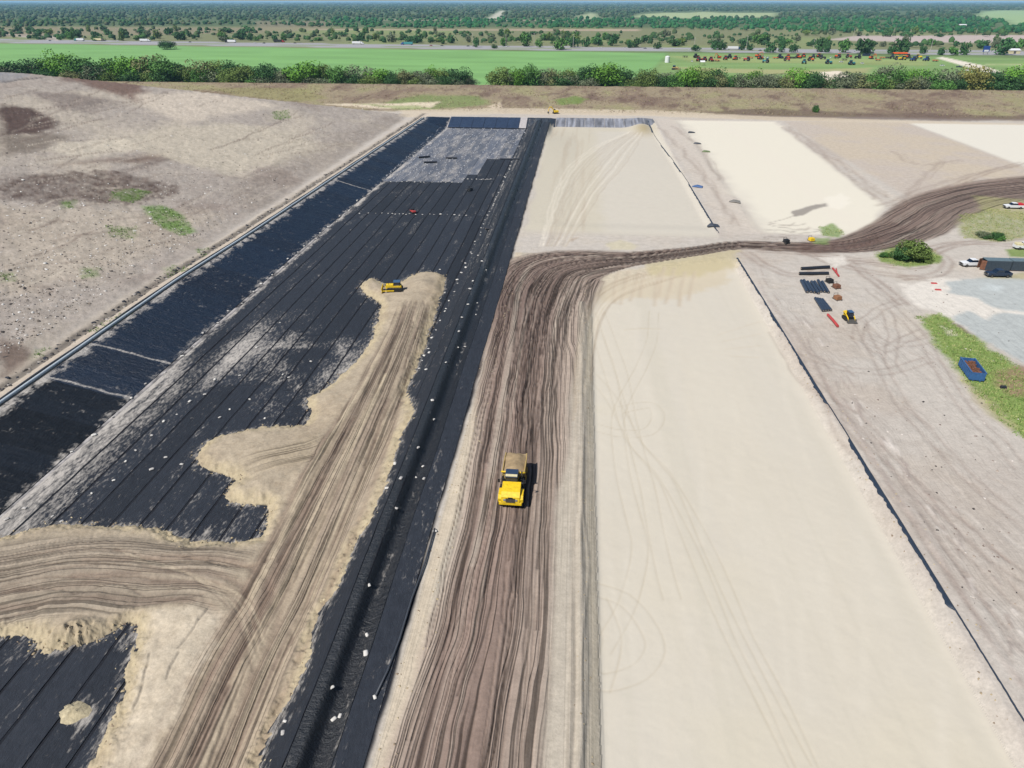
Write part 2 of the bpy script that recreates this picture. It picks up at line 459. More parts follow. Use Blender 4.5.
RUT[sl][..., 0] += np.where(m > .02, um + (1.6 * fbm(GX[sl] * .05, GY[sl] * .03, 3, 171) + .25 * fbm(GX[sl] * .3, GY[sl] * .2, 2, 172)) * np.clip(h / 8, .1, 1), 0); RUT[sl][..., 1] += np.where(m > .02, v, 0); RUT[sl][..., 2] = np.maximum(RUT[sl][..., 2], m)
ROADM = np.zeros((NR, NC)); ROADM[sl] = m
def rut_lines(n, edges, u0, u1, seed, cols, i0=0, i1=159, a0=.45, a1=.9, w0=.13, w1=.3, wand=.12, dz=-.1, fine=.006):  # dark strokes paint the shade of the ruts along with damp soil
    q = random.Random(seed); L_, R_ = edges
    for k in range(n):
        a = q.randint(i0, max(i0, i1 - 40)); b = min(i1, a + q.randint(35, 90)); ii = np.arange(a, b)
        t = (q.uniform(u0, u1) + 1) / 2 + wand * vnoise(ii * q.uniform(.02, .06), ii * 0 + k, seed) * .5 + fine * vnoise(ii * .9, ii * 0 + 3 * k, seed + 1)
        p = L_[ii] * (1 - t)[:, None] + R_[ii] * t[:, None]
        wd_ = q.uniform(w0, w1); col_ = q.choice(cols); al_ = q.uniform(a0, a1)
        stroke(p, wd_, col_, al_, dz * q.uniform(.6, 1.4), world_pts=True, seed=k, step=2.5)
        if q.random() < .35: stroke(p + [q.uniform(.35, .6), 0], wd_ * .8, col_, al_ * .8, dz, world_pts=True, seed=k + 50, step=2.5)
RED_ = ribbon.edges
rut_lines(52, RED_, -.95, .55, 5, [(58, 47, 44), (48, 40, 38), (76, 62, 57)], 0, 100, .5, .95, .10, .2, .3, -.15, .012)
rut_lines(18, RED_, .2, .95, 6, [(96, 84, 76), (84, 72, 66)], 0, 110, .5, .9)
rut_lines(6, RED_, -.9, .7, 9, [(204, 190, 172), (194, 178, 160)], 0, 110, .3, .6, .3, .7, .12, .04)
rut_lines(10, RED_, -.9, .9, 7, [(92, 76, 70), (82, 68, 63)], 95, 159, .3, .55, .4, .8, .04, -.05, 0.0)
# sandy wheel arcs on the inside of the bend and the soft ridge beside the road
for k in range(13):
    o = k * 3.4
    stroke([(574 + o * .42, 420 - o), (577 + o * .5, 350 - o * .4), (588 + o * .6, 308 - o * .1), (606 + o * .8, 287 + o * .05), (640 + o, 274 + o * .06)], random.uniform(.25, .6), random.choice([(170, 152, 130), (206, 192, 168), (186, 168, 144), (216, 204, 182)]), random.uniform(.4, .75), random.uniform(-.08, .06), seed=k, jit=.25)
for k in range(10):
    xx = random.uniform(1.2, 3.4)
    stroke([(xx + random.uniform(-.4, .4), yv) for yv in range(34, 150, 14)], random.uniform(.25, .6), random.choice([(206, 195, 178), (178, 167, 151), (200, 188, 170), (172, 160, 144)]), random.uniform(.3, .6), random.choice([.1, .14, -.06]), world_pts=True, seed=k, jit=.2)
# dark junction and tracks on the right
blob([(795, 243), (850, 238), (890, 222), (905, 226), (880, 244), (850, 252), (800, 254)], (112, 90, 82), 2, 3, .1, .6)
for k, q in enumerate([
    [(760, 250), (830, 256), (900, 262), (960, 244), (1024, 238)], [(880, 225), (905, 208), (930, 196), (980, 175), (1024, 162)],
    [(880, 245), (920, 250), (960, 243), (1030, 246)], [(745, 252), (770, 268), (800, 275), (850, 262), (905, 268), (925, 265)],
    [(850, 262), (880, 285), (905, 305)], [(930, 250), (948, 262), (935, 275), (900, 278)], [(790, 246), (830, 262), (870, 272), (930, 280)]]):
    twin(q, 2.2, 1.1, (142, 122, 110), .55, -.05, seed=k, jit=.3)
for k, q in enumerate([
    [(775, 330), (800, 370), (850, 420), (910, 480), (1000, 560), (1030, 580)], [(860, 320), (875, 350), (900, 342), (925, 330)],
    [(862, 330), (885, 343), (915, 344), (935, 338)], [(885, 310), (893, 335), (890, 360), (898, 375)], [(840, 330), (870, 345), (880, 362), (900, 400), (960, 470), (1030, 530)],
    [(800, 350), (830, 365), (880, 372), (930, 360)], [(870, 290), (905, 320), (925, 345), (960, 400), (1024, 470)], [(905, 300), (880, 310), (862, 325), (858, 340), (880, 352)],
    [(765, 300), (800, 345), (830, 400), (870, 450), (930, 540), (1000, 640)], [(820, 380), (850, 440), (900, 500), (960, 580), (1020, 660)],
    [(830, 400), (880, 440), (940, 520), (1024, 610)]]):
    twin(q, 2.0, .55, (156, 141, 130), .5, -.05, seed=k, jit=.35)
for k in range(46):
    x0 = random.uniform(790, 1000); y0 = random.uniform(300, 560)
    if x0 > 930 and y0 < 430: continue
    L = random.uniform(8, 30)
    if x0 < 770 + (y0 - 300) * .62 + 20: continue
    stroke([(x0, y0), (x0 + L * .5, y0 + L * .3 + random.uniform(-3, 3)), (x0 + L, y0 + L * .75 + random.uniform(-3, 3))], random.uniform(.3, .7), random.choice([(164, 146, 134), (172, 156, 142), (218, 208, 196)]), random.uniform(.3, .7), -.04, seed=k, jit=.5)
# edge line right of the near cell
stroke([(757, 283), (800, 345), (850, 420), (905, 505), (960, 595), (1024, 690)], .8, (176, 160, 150), .5, .05, jit=.6)
for k in range(60):
    t = random.random(); x0 = 745 + t * 270; y0 = 262 + t * 420
    x0 += random.uniform(10, 34) * (.6 + t)
    stroke([(x0, y0), (x0 + random.uniform(3, 10), y0 + random.uniform(5, 15))], random.uniform(.25, .6), random.choice([(160, 146, 138), (170, 154, 144), (228, 218, 208)]), .6, .06, seed=k, jit=.3)

# tyre traces on the near sand cell
TR = (188, 175, 152)
for k, q in enumerate([
    [(600, 312), (612, 345), (622, 375), (630, 420), (640, 460), (648, 490), (655, 530), (665, 575), (672, 600)],
    [(654, 312), (652, 340), (640, 370), (628, 392), (618, 420), (622, 470), (634, 520), (640, 545), (636, 575), (625, 610), (602, 650)],
    [(592, 375), (612, 400), (640, 450), (665, 480), (690, 540), (720, 610), (760, 690), (800, 768)],
    [(596, 330), (615, 390), (632, 440), (660, 470), (690, 520), (715, 570), (745, 640), (775, 700), (815, 790)],
    [(620, 410), (650, 405), (658, 418), (648, 432), (620, 434), (596, 428)],
    [(596, 590), (625, 600), (646, 625), (655, 650), (640, 672), (610, 682), (598, 680)],
    [(598, 600), (612, 640), (600, 690)]]):
    twin(q, 2.1, .22, TR, .45, -.02, seed=k)
for k in range(34):
    yy = random.uniform(300, 760); x0 = 600 + random.uniform(0, 400) * (.45 + .55 * (yy - 250) / 500)
    stroke([(x0, yy), (x0 + random.uniform(-6, 12), yy + 40), (x0 + random.uniform(-5, 25), yy + 110)], random.uniform(.5, 1.6), random.choice([(212, 202, 184), (222, 213, 196)]), .3, 0, seed=k)
stroke([(625, 330), (640, 329), (660, 329)], .5, (200, 186, 160), .6, .05)
for k in range(4):
    stroke([(718 + k * 4, 335 + 7 * k), (760, 322 + 12 * k)], .4, (206, 192, 170), .5, -.02, seed=k)
# upper cell sweeps
for k in range(16):
    o = k * 2.6
    stroke([(540 + o * .7, 246), (548 + o, 215), (556 + o * 1.2, 190), (570 + o * 1.4, 165), (598 + o, 145), (628 + o * .4, 132)], .55, random.choice([(186, 172, 154), (200, 188, 168), (232, 222, 204)]), .6, -.05, seed=k, jit=.4)
for k, q in enumerate([[(783, 127), (812, 148), (845, 174), (878, 200)], [(788, 127), (818, 147), (852, 172), (884, 196)], [(880, 206), (930, 186), (980, 172), (1030, 163)], [(900, 200), (920, 180), (940, 160)], [(895, 152), (905, 160), (925, 165), (960, 160)], [(660, 128), (690, 160), (715, 195), (735, 225)], [(672, 126), (700, 150), (720, 180)]]):
    stroke(q, 1.6, (158, 143, 131), .55, -.05, seed=k, jit=1.2)
    stroke([(a + 5, b + 1) for a, b in q], .8, (172, 157, 144), .5, -.05, seed=k + 9, jit=1.2)
for k in range(14):
    x0, y0 = random.uniform(755, 800), random.uniform(222, 240)
    stroke([(x0, y0), (x0 + random.uniform(6, 20), y0 + random.uniform(-2, 3)), (x0 + random.uniform(20, 32), y0 + random.uniform(-3, 4))], random.uniform(.3, .9), random.choice([(150, 138, 128), (170, 157, 146), (126, 114, 106)]), .6, -.05, seed=k, jit=.6)
for k in range(26):
    x0, y0 = random.uniform(655, 720), random.uniform(130, 225)
    if not 645 + (y0 - 120) * .68 < x0 < 668 + (y0 - 120) * .85: continue
    stroke([(x0, y0), (x0 + random.uniform(5, 14), y0 + random.uniform(3, 12))], random.uniform(.4, 1.0), random.choice([(166, 152, 140), (180, 166, 154), (214, 204, 190)]), .55, -.04, seed=k, jit=.5)
# site features near the cross road
blob([(810, 206), (826, 203), (829, 206), (815, 209), (803, 215), (795, 217), (790, 212)], (146, 138, 130), .6, .8, .4, .85)
stroke([(768, 223), (785, 219), (800, 213)], .5, (160, 148, 138), .7, -.05)
blob([(825, 198), (842, 193), (850, 200), (840, 210), (828, 207)], (240, 232, 216), 1, 2.5, .4, .6)
blob([(820, 228), (832, 224), (843, 232), (840, 238), (822, 236)], (124, 152, 84), .8, 1.2, .3, .8)
blob([(812, 238), (830, 238), (828, 244), (814, 244)], (132, 156, 92), .8, 1, .3, .7)
blob([(876, 254), (890, 248), (925, 247), (944, 257), (938, 264), (905, 267), (880, 262)], (128, 148, 80), .8, 1.2, .3, .95)
blob([(960, 216), (990, 208), (1024, 212), (1040, 235), (1000, 242), (965, 238), (958, 228)], (150, 154, 100), 1.5, 2, .2, .85, grain=.4)
blob([(975, 196), (1030, 200), (1040, 226), (1010, 218), (980, 208)], (168, 164, 116), 1.5, 2, .2, .8, grain=.3)
blob([(1005, 250), (1030, 247), (1030, 258), (1010, 257)], (124, 146, 76), .8, 1, .3, .9)
blob([(975, 278), (1030, 272), (1040, 290), (1000, 284)], (168, 160, 110), 1, 1.5, .2, .6)
# white gravel apron and blue-grey gravel pads
blob([(900, 285), (940, 278), (1040, 282), (1040, 365), (1000, 345), (950, 318), (915, 305)], (228, 220, 208), 1.5, 2.5, .2, .9)
blob([(820, 258), (842, 256), (848, 264), (835, 268)], (226, 218, 206), .8, 1.5, .3, .8)
PAD1 = [(945, 282), (985, 278), (1040, 280), (1040, 314), (1000, 310), (975, 298), (950, 293)]
PAD2 = [(953, 316), (970, 312), (985, 319), (1000, 313), (1040, 316), (1040, 375), (1005, 352), (975, 335), (955, 322)]
for pd in (PAD1, PAD2):
    blob(pd, (184, 188, 185), .8, 1.4, .3, .95)
blob([(985, 283), (1005, 286), (1000, 292), (982, 290)], (206, 212, 210), .8, 1.2, .3, .6)
# green verge with the skip
VERGE = [(920, 318), (940, 313), (952, 322), (985, 345), (1010, 365), (1040, 384), (1040, 450), (1010, 430), (985, 405), (960, 375), (935, 342)]
blob(VERGE, (134, 156, 82), 1.2, 2.0, .3, .95)
blob([(940, 325), (952, 330), (960, 336), (948, 336)], (208, 200, 180), .5, .8, .5, .8)
blob([(995, 372), (1020, 365), (1040, 372), (1040, 396), (1010, 396), (995, 385)], (158, 134, 108), 1, 1.2, .4, .9)
blob([(955, 372), (990, 398), (1020, 428), (1010, 432), (975, 402)], (186, 172, 138), 1, 1, .4, .6)
blob([(950, 322), (962, 326), (972, 335), (966, 334)], (122, 104, 88), .5, .6, .6, .7)

# far fields, road corridor
def far_band(y0l, y0r, y1l, y1r, col, alpha=1.0, x0=-600, x1=1600, soft=3.0):
    q = [(x0, y0l), (x1, y0r), (x1, y1r), (x0, y1l)]
    poly = np.array([P(a, b, 0) for a, b in q])
    blob(poly, col, soft, 0.0, .01, alpha, world_pts=True)
blob(np.array([P(-500, 44.5), P(0, 43.5), P(512, 51), P(668, 53), P(664, 60), (40, 577), (-900, 577)]), (130, 174, 106), 6, 4, .02, 1, world_pts=True)
blob(np.array([P(668, 53), P(1024, 58), P(1500, 66), (900, 577), (40, 577), P(664, 60)]), (134, 162, 100), 6, 8, .02, 1, world_pts=True)
blob(np.array([P(670, 56), P(780, 58), P(930, 60), P(930, 66), P(830, 64), P(690, 62)]), (158, 166, 108), 8, 10, .02, .7, world_pts=True)
blob(np.array([P(672, 67), P(790, 70), P(870, 68), P(870, 73), P(760, 74), P(700, 71)]), (176, 166, 122), 6, 10, .03, .7, world_pts=True)
blob(np.array([P(820, 72), P(840, 71), P(850, 76), P(845, 84), P(822, 84)]), (232, 218, 196), 3, 4, .05, 1, world_pts=True)
blob(np.array([P(935, 57.5), P(943, 57), P(985, 66), P(1003, 73), P(992, 74), P(965, 66.5)]), (232, 222, 204), 2, 1, .05, 1, world_pts=True)
blob(np.array([P(985, 64), P(1300, 66), P(1300, 67), P(985, 65)]), (186, 190, 140), 2, 2, .05, .8, world_pts=True)
mow = vnoise((GX + .05 * GY) * .02, GY * .05, 88) * (GY > 575) * (GY < 1060)
mow = mow + .5 * vnoise((GX + .05 * GY) * .004, GY * .12, 89) * (GY > 575) * (GY < 1060)
C *= (1 + .13 * mow)[..., None]
HW0 = P(0, 39.5), P(512, 46.5), P(1024, 51.0)
HWN = [P(-600, 34.5), P(0, 39.2), P(512, 46.0), P(1024, 51.0), P(1600, 58)]
HWS = [P(-600, 37.5), P(0, 42.6), P(512, 49.8), P(1024, 55.4), P(1600, 63)]
hw_poly = np.array(HWN + HWS[::-1])
blob(hw_poly, (168, 166, 168), 1.5, 0, .01, 1, world_pts=True)
med = np.array([(np.array(a) * .45 + np.array(b) * .55) for a, b in zip(HWN, HWS)])
blob(np.concatenate([med + [0, 6], (med - [0, 6])[::-1]]), (140, 150, 104), 1.5, 0, .01, .9, world_pts=True)
far_band(33, 36, 35, 41, (198, 184, 176), .7, 0, 60)
blob(np.array([P(820, 40), P(860, 36), P(1024, 35), P(1300, 36), P(1300, 43), P(1024, 43.5), P(900, 42)]), (196, 180, 172), 10, 14, .01, .95, world_pts=True)
blob(np.array([P(310, 29), P(512, 29.2), P(640, 29.5), P(640, 31), P(512, 30.6), P(310, 30.2)]), (188, 166, 144), 10, 5, .01, .9, world_pts=True)
blob(np.array([P(628, 17.5), P(645, 13.5), P(700, 12.2), P(775, 13), P(775, 17), P(700, 18.5)]), (172, 184, 138), 40, 30, .005, 1, world_pts=True)
blob(np.array([P(975, 16), P(985, 11), P(1024, 10.2), P(1200, 10), P(1200, 26), P(1010, 26), P(1005, 20)]), (160, 184, 134), 40, 30, .005, 1, world_pts=True)
blob(np.array([P(578, 16), P(590, 13), P(596, 13.5), P(600, 19), P(580, 19)]), (172, 180, 140), 30, 20, .005, 1, world_pts=True)
blob(np.array([P(486, 19), P(500, 11), P(505, 11), P(500, 19)]), (200, 196, 176), 20, 10, .005, 1, world_pts=True)
far_band(19.5, 19.8, 20.3, 20.5, (186, 172, 150), .8, 380, 640, 20)
blob(np.array([P(0, 27.5), P(256, 27.5), P(256, 21), P(330, 21), P(330, 29), P(256, 33), P(0, 37)]), (158, 140, 120), 15, 20, .01, .5, world_pts=True)

# sand cover pushed out over the liner
SAND_PX = [(400, 284), (412, 275), (428, 272), (443, 276), (444, 290), (438, 305), (425, 348), (411, 380), (409, 397), (414, 412), (402, 436), (393, 462), (386, 490), (366, 528), (356, 545), (338, 586), (322, 612), (312, 650), (296, 690), (276, 730), (262, 768), (225, 860),
           (60, 860), (95, 768), (108, 735), (122, 705), (131, 670), (136, 634), (132, 624), (118, 634), (100, 641), (62, 652), (42, 655), (34, 643), (0, 639), (-90, 640), (-90, 548), (0, 540), (28, 532), (62, 525), (110, 526), (158, 529), (175, 536), (192, 543), (222, 543), (238, 543),
           (258, 537), (266, 522), (266, 507), (240, 506), (228, 497), (232, 487), (240, 481), (222, 475), (202, 470), (194, 458), (202, 447), (222, 437), (262, 428), (304, 425), (309, 412), (306, 400), (330, 385), (352, 366), (368, 346), (376, 328), (380, 312), (378, 303), (364, 294), (362, 285), (372, 279), (384, 284), (392, 290)]
sandw = np.array([pix(x, y) for x, y in SAND_PX])
sand_s = smooth(sandw, 2.0, closed=True)
sl = win(sand_s[:, 0].min(), sand_s[:, 0].max(), sand_s[:, 1].min(), sand_s[:, 1].max(), 3)
X, Y = GX[sl], GY[sl]
sd = sdist(X, Y, sand_s)
fing = fbm(X * 1.3, Y * 1.3, 4, 61, .65) * .75 + fbm(X * .22, Y * .22, 2, 62) * .5
sd = sd + fing * np.clip(1.6 - np.abs(sd) * .35, 0, 1)
SANDSD = np.full((NR, NC), -99.0); SANDSD[sl] = sd
sm = sstep(-.12, .12, sd)
lift = np.where(sd > 0, 1.35 * (1 - np.exp(-(np.maximum(sd, 0) / 2.6) ** 1.2)) + .07, -0.02)
lift = lift + sm * .28 * np.exp(-((sd - 1.7) / .8) ** 2) * np.clip(.5 + fbm(X * .25, Y * .25, 3, 166), 0, 1.3)
lift = lift + sm * np.exp(-((sd - 1.3) / 1.2) ** 2) * (.22 * fbm(X * 1.1, Y * 1.1, 3, 165) + .04)
lift = lift + sm * (.16 * fbm(X * .3, Y * .3, 3, 63) + .05 * fbm(X * 1.6, Y * 1.6, 2, 64)) * np.clip(sd, 0, 1)
def bump_px(px, z, hgt, rx, ry=None):
    cx, cy = P(px[0], px[1], z); ry = ry or rx
    q = 1 - np.sqrt(((X - cx) / rx) ** 2 + ((Y - cy) / ry) ** 2)
    return hgt * np.clip(q, 0, 1) ** 1.1
lift = lift + sm * np.clip(sd / 1.8, 0, 1) * (bump_px((74, 634), -2.6, 2.3, 3.6, 3.2) * (1 + .18 * fbm(X * 1.0, Y * 1.0, 3, 65)) + bump_px((425, 285), -2.8, .9, 4.5) + bump_px((262, 488), -2.9, .8, 4.0) + bump_px((118, 632), -2.8, .7, 3.0))
GZ[sl] = np.where(sd > -.3, zbase(X, Y) + lift, GZ[sl])
put(sl, sm, (182, 167, 145))
put(sl, sm * (1 - sstep(.4, 3.0, sd + .9 * fbm(X * .5, Y * .5, 3, 68))) * .5, (196, 180, 142))
put(sl, sm * sstep(.0, .6, fbm(X * .12, Y * .12, 4, 67)) * .5, (172, 155, 132))
put(sl, sm * sstep(.1, .6, fbm(X * .9, Y * .9, 4, 167, .7)) * .35, (160, 142, 118))
def road_on(left, right, z, base, dark, light, a=.9, freq=.9, seed=80, deep=.12):
    s, uu, vv, hh, en_ = ribbon(left, right, z)
    vmx = vv.max(); fade = sstep(0, 9, vv) * sstep(0, 9, vmx - vv)
    mm = fade * (1 - sstep(.8, 1.1, np.abs(uu + .15 * fbm(GX[s] * .15, GY[s] * .15, 3, seed)))) * ~en_ * sstep(.6, 2.2, SANDSD[s])
    w_ = uu * hh
    put(s, mm * a, base)
    st_ = fbm(w_ * freq + .5 * vnoise(vv * .05, w_ * .2, seed), vv * .015, 4, seed + 1, .65)
    put(s, mm * sstep(.02, .4, st_) * .5, light)
    put(s, mm * sstep(.05, .4, -st_) * .42, dark)
    r_ = sstep(.74, .97, 1 - np.abs(vnoise(w_ * freq * 1.2 + .7 * vnoise(vv * .04, w_ * .1, seed + 3), vv * .012, seed + 2)))
    GZ[s] -= mm * (deep * r_ + .09 * st_)
    C[s] *= (1 - .18 * mm * r_)[..., None]  # shade and damp of the ruts, as darker colour
    road_on.edges = ribbon.edges
    R = RUT[s]
    R[..., 0] = np.where(mm > R[..., 2], w_, R[..., 0]); R[..., 1] = np.where(mm > R[..., 2], vv, R[..., 1]); R[..., 2] = np.maximum(R[..., 2], mm * .8)
road_on([(-90, 556), (0, 545), (100, 537), (180, 545), (250, 548), (285, 530)], [(-90, 645), (0, 630), (60, 612), (150, 612), (200, 605), (236, 640)], -2.9, (164, 150, 133), (134, 119, 105), (190, 175, 154), .85, .8, 84, .1)
BRAN_ = road_on.edges
road_on([(230, 462), (265, 450), (310, 440), (345, 420)], [(225, 480), (270, 470), (315, 462), (350, 450)], -2.9, (176, 160, 136), (150, 134, 116), (198, 182, 158), .8, .8, 86, .1)
road_on([(92, 860), (148, 768), (200, 660), (245, 590), (280, 520), (318, 450), (352, 395), (385, 335), (400, 300)], [(222, 860), (262, 752), (300, 660), (330, 590), (368, 500), (392, 440), (404, 400), (420, 345), (432, 300)], -2.9, (168, 151, 132), (130, 112, 99), (198, 182, 156), .85, .8, 88, .13)
MAIN_ = road_on.edges
for k, q in enumerate([[(245, 768), (290, 665), (330, 580), (370, 480), (395, 400)], [(175, 768), (232, 650), (262, 580), (300, 500), (345, 420)], [(150, 768), (205, 665), (232, 620), (215, 600), (180, 592), (100, 590), (0, 600)],
                       [(200, 768), (258, 640), (290, 565), (330, 480)], [(262, 610), (250, 580), (215, 566), (150, 566), (80, 570)]]):
    twin(q, 2.6, 1.0, (134, 114, 100), .6, -.12, z=-2.9, seed=k, jit=.2)
rut_lines(26, MAIN_, -.95, .8, 15, [(96, 80, 71), (84, 70, 63)], 0, 159, .45, .85, .16, .34, .1, -.1)
rut_lines(16, MAIN_, -.95, .95, 16, [(212, 196, 168), (204, 188, 160)], 0, 159, .3, .6, .25, .6, .1, .04)
rut_lines(16, BRAN_, -.9, .9, 17, [(128, 112, 98), (116, 100, 90)], 0, 159, .35, .7, .16, .3, .15, -.1)
for k in range(6):
    o = k * 6.5 + random.uniform(-2, 2)
    stroke([(262 - o * .2, 640 + o), (256 - o * .6, 608 + o * .3), (238 - o, 592 - o * .1), (205 - o, 584 - o * .6), (150 - o, 580 - o)], random.uniform(.2, .4), random.choice([(106, 90, 80), (122, 106, 94), (206, 190, 164)]), .5, -.04, z=-2.9, seed=k, jit=.3)
# pale churned face beside the bare liner patch, sunlit tone painted in
blob([(150, 612), (200, 602), (222, 612), (215, 650), (190, 690), (160, 740), (140, 780), (100, 780), (125, 720), (140, 670)], (212, 198, 176), .8, 1.4, .5, .8, z=-3, grain=.5)
for q in [[(196, 622), (188, 640), (180, 650)], [(176, 655), (172, 668), (168, 680)], [(206, 610), (200, 622)], [(146, 655), (142, 690), (134, 705)]]:
    stroke(q, .22, (140, 132, 122), .6, -.15, z=-3, jit=.35, step=1.0)

# lined upper strip of small berm: keep it flat and dark where the sand does not reach
for k in range(3):
    pass
GZ += .03 * n_hi * (GY < 440) * (GY > 0) * (1 - cell)

free = RUT[..., 2] < .02
shd = strip * free * (SANDSD < -1)
RUT[..., 0] = np.where(shd > .1, GX * 1.3, RUT[..., 0]); RUT[..., 1] = np.where(shd > .1, GY, RUT[..., 1]); RUT[..., 2] = np.where(shd > .1,   .2 * shd, RUT[..., 2])
yd = sstep(46, 48, GX) * (1 - sstep(150, 175, GY)) * (GY > 10) * free * (1 - sstep(90, 110, GX))
RUT[..., 0] = np.where(yd > .05, GX * .8 + .05 * GY + 1.5 * n_mid, RUT[..., 0]); RUT[..., 1] = np.where(yd > .05, GY, RUT[..., 1]); RUT[..., 2] = np.where(yd > .05, .13 * yd, RUT[..., 2])
RGH = np.where(cellN > .3, .05, RGH); RGH = np.where(upper > .3, .12, RGH); RGH = np.where(farc > .3, .05, RGH); RGH = np.where(farc2 > .3, .05, RGH)
RGH = np.maximum(RGH, hill * .6); RGH = np.maximum(RGH, emb); RGH = np.where(GY > 575, .1, RGH); RGH = np.where(SANDSD > 0, .55, RGH)
# ------------------------------------------------------------------ materials
MATS = {}
def new_mat(name):
    m = bpy.data.materials.new(name); m.use_nodes = True
    nt = m.node_tree; b = nt.nodes['Principled BSDF']
    MATS[name] = m
    return m, nt, b
def N(nt, t, **kw):
    n = nt.nodes.new(t)
    for k, v_ in kw.items(): setattr(n, k, v_)
    return n
def noise(nt, vec, scale, detail=4, rough=.6):
    n = N(nt, 'ShaderNodeTexNoise'); n.inputs['Scale'].default_value = scale
    n.inputs['Detail'].default_value = detail; n.inputs['Roughness'].default_value = rough
    if vec is not None: nt.links.new(vec, n.inputs['Vector'])
    return n.outputs['Fac']
def mapr(nt, val, a, b, c, d):
    n = N(nt, 'ShaderNodeMapRange')
    for i, q in enumerate((a, b, c, d)): n.inputs[i + 1].default_value = q
    nt.links.new(val, n.inputs[0]); return n.outputs[0]
def math_(nt, op, a, b):
    n = N(nt, 'ShaderNodeMath', operation=op)
    for i, q in enumerate((a, b)):
        if isinstance(q, (int, float)): n.inputs[i].default_value = q
        else: nt.links.new(q, n.inputs[i])
    return n.outputs[0]
def scale_col(nt, col, fac):
    n = N(nt, 'ShaderNodeVectorMath', operation='SCALE')
    nt.links.new(col, n.inputs[0]); nt.links.new(fac, n.inputs['Scale']); return n.outputs[0]

def earth_material():
    m, nt, b = new_mat('earth')
    pos = N(nt, 'ShaderNodeNewGeometry').outputs['Position']
    col = N(nt, 'ShaderNodeAttribute', attribute_name='col').outputs['Color']
    rut = N(nt, 'ShaderNodeAttribute', attribute_name='rut')
    sep = N(nt, 'ShaderNodeSeparateXYZ'); nt.links.new(rut.outputs['Vector'], sep.inputs[0])
    att = [n for n in nt.nodes if n.type == 'ATTRIBUTE' and n.attribute_name == 'col'][0]
    ra = att.outputs['Alpha']
    n1 = noise(nt, pos, .55, 8, .7); n2 = noise(nt, pos, 2.6, 5, .7)
    f = math_(nt, 'MULTIPLY', math_(nt, 'ADD', math_(nt, 'MULTIPLY', mapr(nt, n1, .3, .7, -.30, .30), ra), 1.0), math_(nt, 'ADD', math_(nt, 'MULTIPLY', mapr(nt, n2, .3, .7, -.26, .26), ra), 1.0))
    cb = N(nt, 'ShaderNodeCombineXYZ')
    nt.links.new(math_(nt, 'MULTIPLY', sep.outputs[0], 1.7), cb.inputs[0]); nt.links.new(math_(nt, 'MULTIPLY', sep.outputs[1], .022), cb.inputs[1])
    rn = noise(nt, cb.outputs[0], .45, 2, .5)
    cb2 = N(nt, 'ShaderNodeCombineXYZ')
    nt.links.new(math_(nt, 'MULTIPLY', sep.outputs[0], .8), cb2.inputs[0]); nt.links.new(math_(nt, 'MULTIPLY', sep.outputs[1], .008), cb2.inputs[1])
    rl = noise(nt, cb2.outputs[0], 1.0, 1.5, .5)
    thin = mapr(nt, math_(nt, 'ABSOLUTE', math_(nt, 'SUBTRACT', rl, .5), 0.0), .008, .036, .34, 1.0)  # thin dark lines: rut shade and damp soil put into the colour
    thin2 = mapr(nt, math_(nt, 'ABSOLUTE', math_(nt, 'SUBTRACT', rl, .6), 0.0), .005, .026, .44, 1.0)
    thin = math_(nt, 'MULTIPLY', thin, thin2)
    line = math_(nt, 'MULTIPLY', mapr(nt, rn, .30, .5, .9, 1.0), thin)
    hi = mapr(nt, rn, .5, .72, 1.0, 1.14)
    lf = math_(nt, 'MULTIPLY', line, hi)
    one = math_(nt, 'ADD', math_(nt, 'MULTIPLY', math_(nt, 'SUBTRACT', lf, 1.0), sep.outputs[2]), 1.0)
    f = math_(nt, 'MULTIPLY', f, one)
    nt.links.new(scale_col(nt, col, f), b.inputs['Base Color'])
    b.inputs['Roughness'].default_value = .95
    b.inputs['Specular IOR Level'].default_value = .12
    hgt = math_(nt, 'ADD', math_(nt, 'MULTIPLY', math_(nt, 'MULTIPLY', n2, ra), .28), math_(nt, 'MULTIPLY', math_(nt, 'MULTIPLY', math_(nt, 'ADD', rn, thin), sep.outputs[2]), .26))
    hgt = math_(nt, 'ADD', hgt, math_(nt, 'MULTIPLY', n1, math_(nt, 'MULTIPLY', ra, .45)))
    bp = N(nt, 'ShaderNodeBump'); bp.inputs['Strength'].default_value = .8; bp.inputs['Distance'].default_value = .5
    nt.links.new(hgt, bp.inputs['Height']); nt.links.new(bp.outputs[0], b.inputs['Normal'])
    return m
EARTH = earth_material()

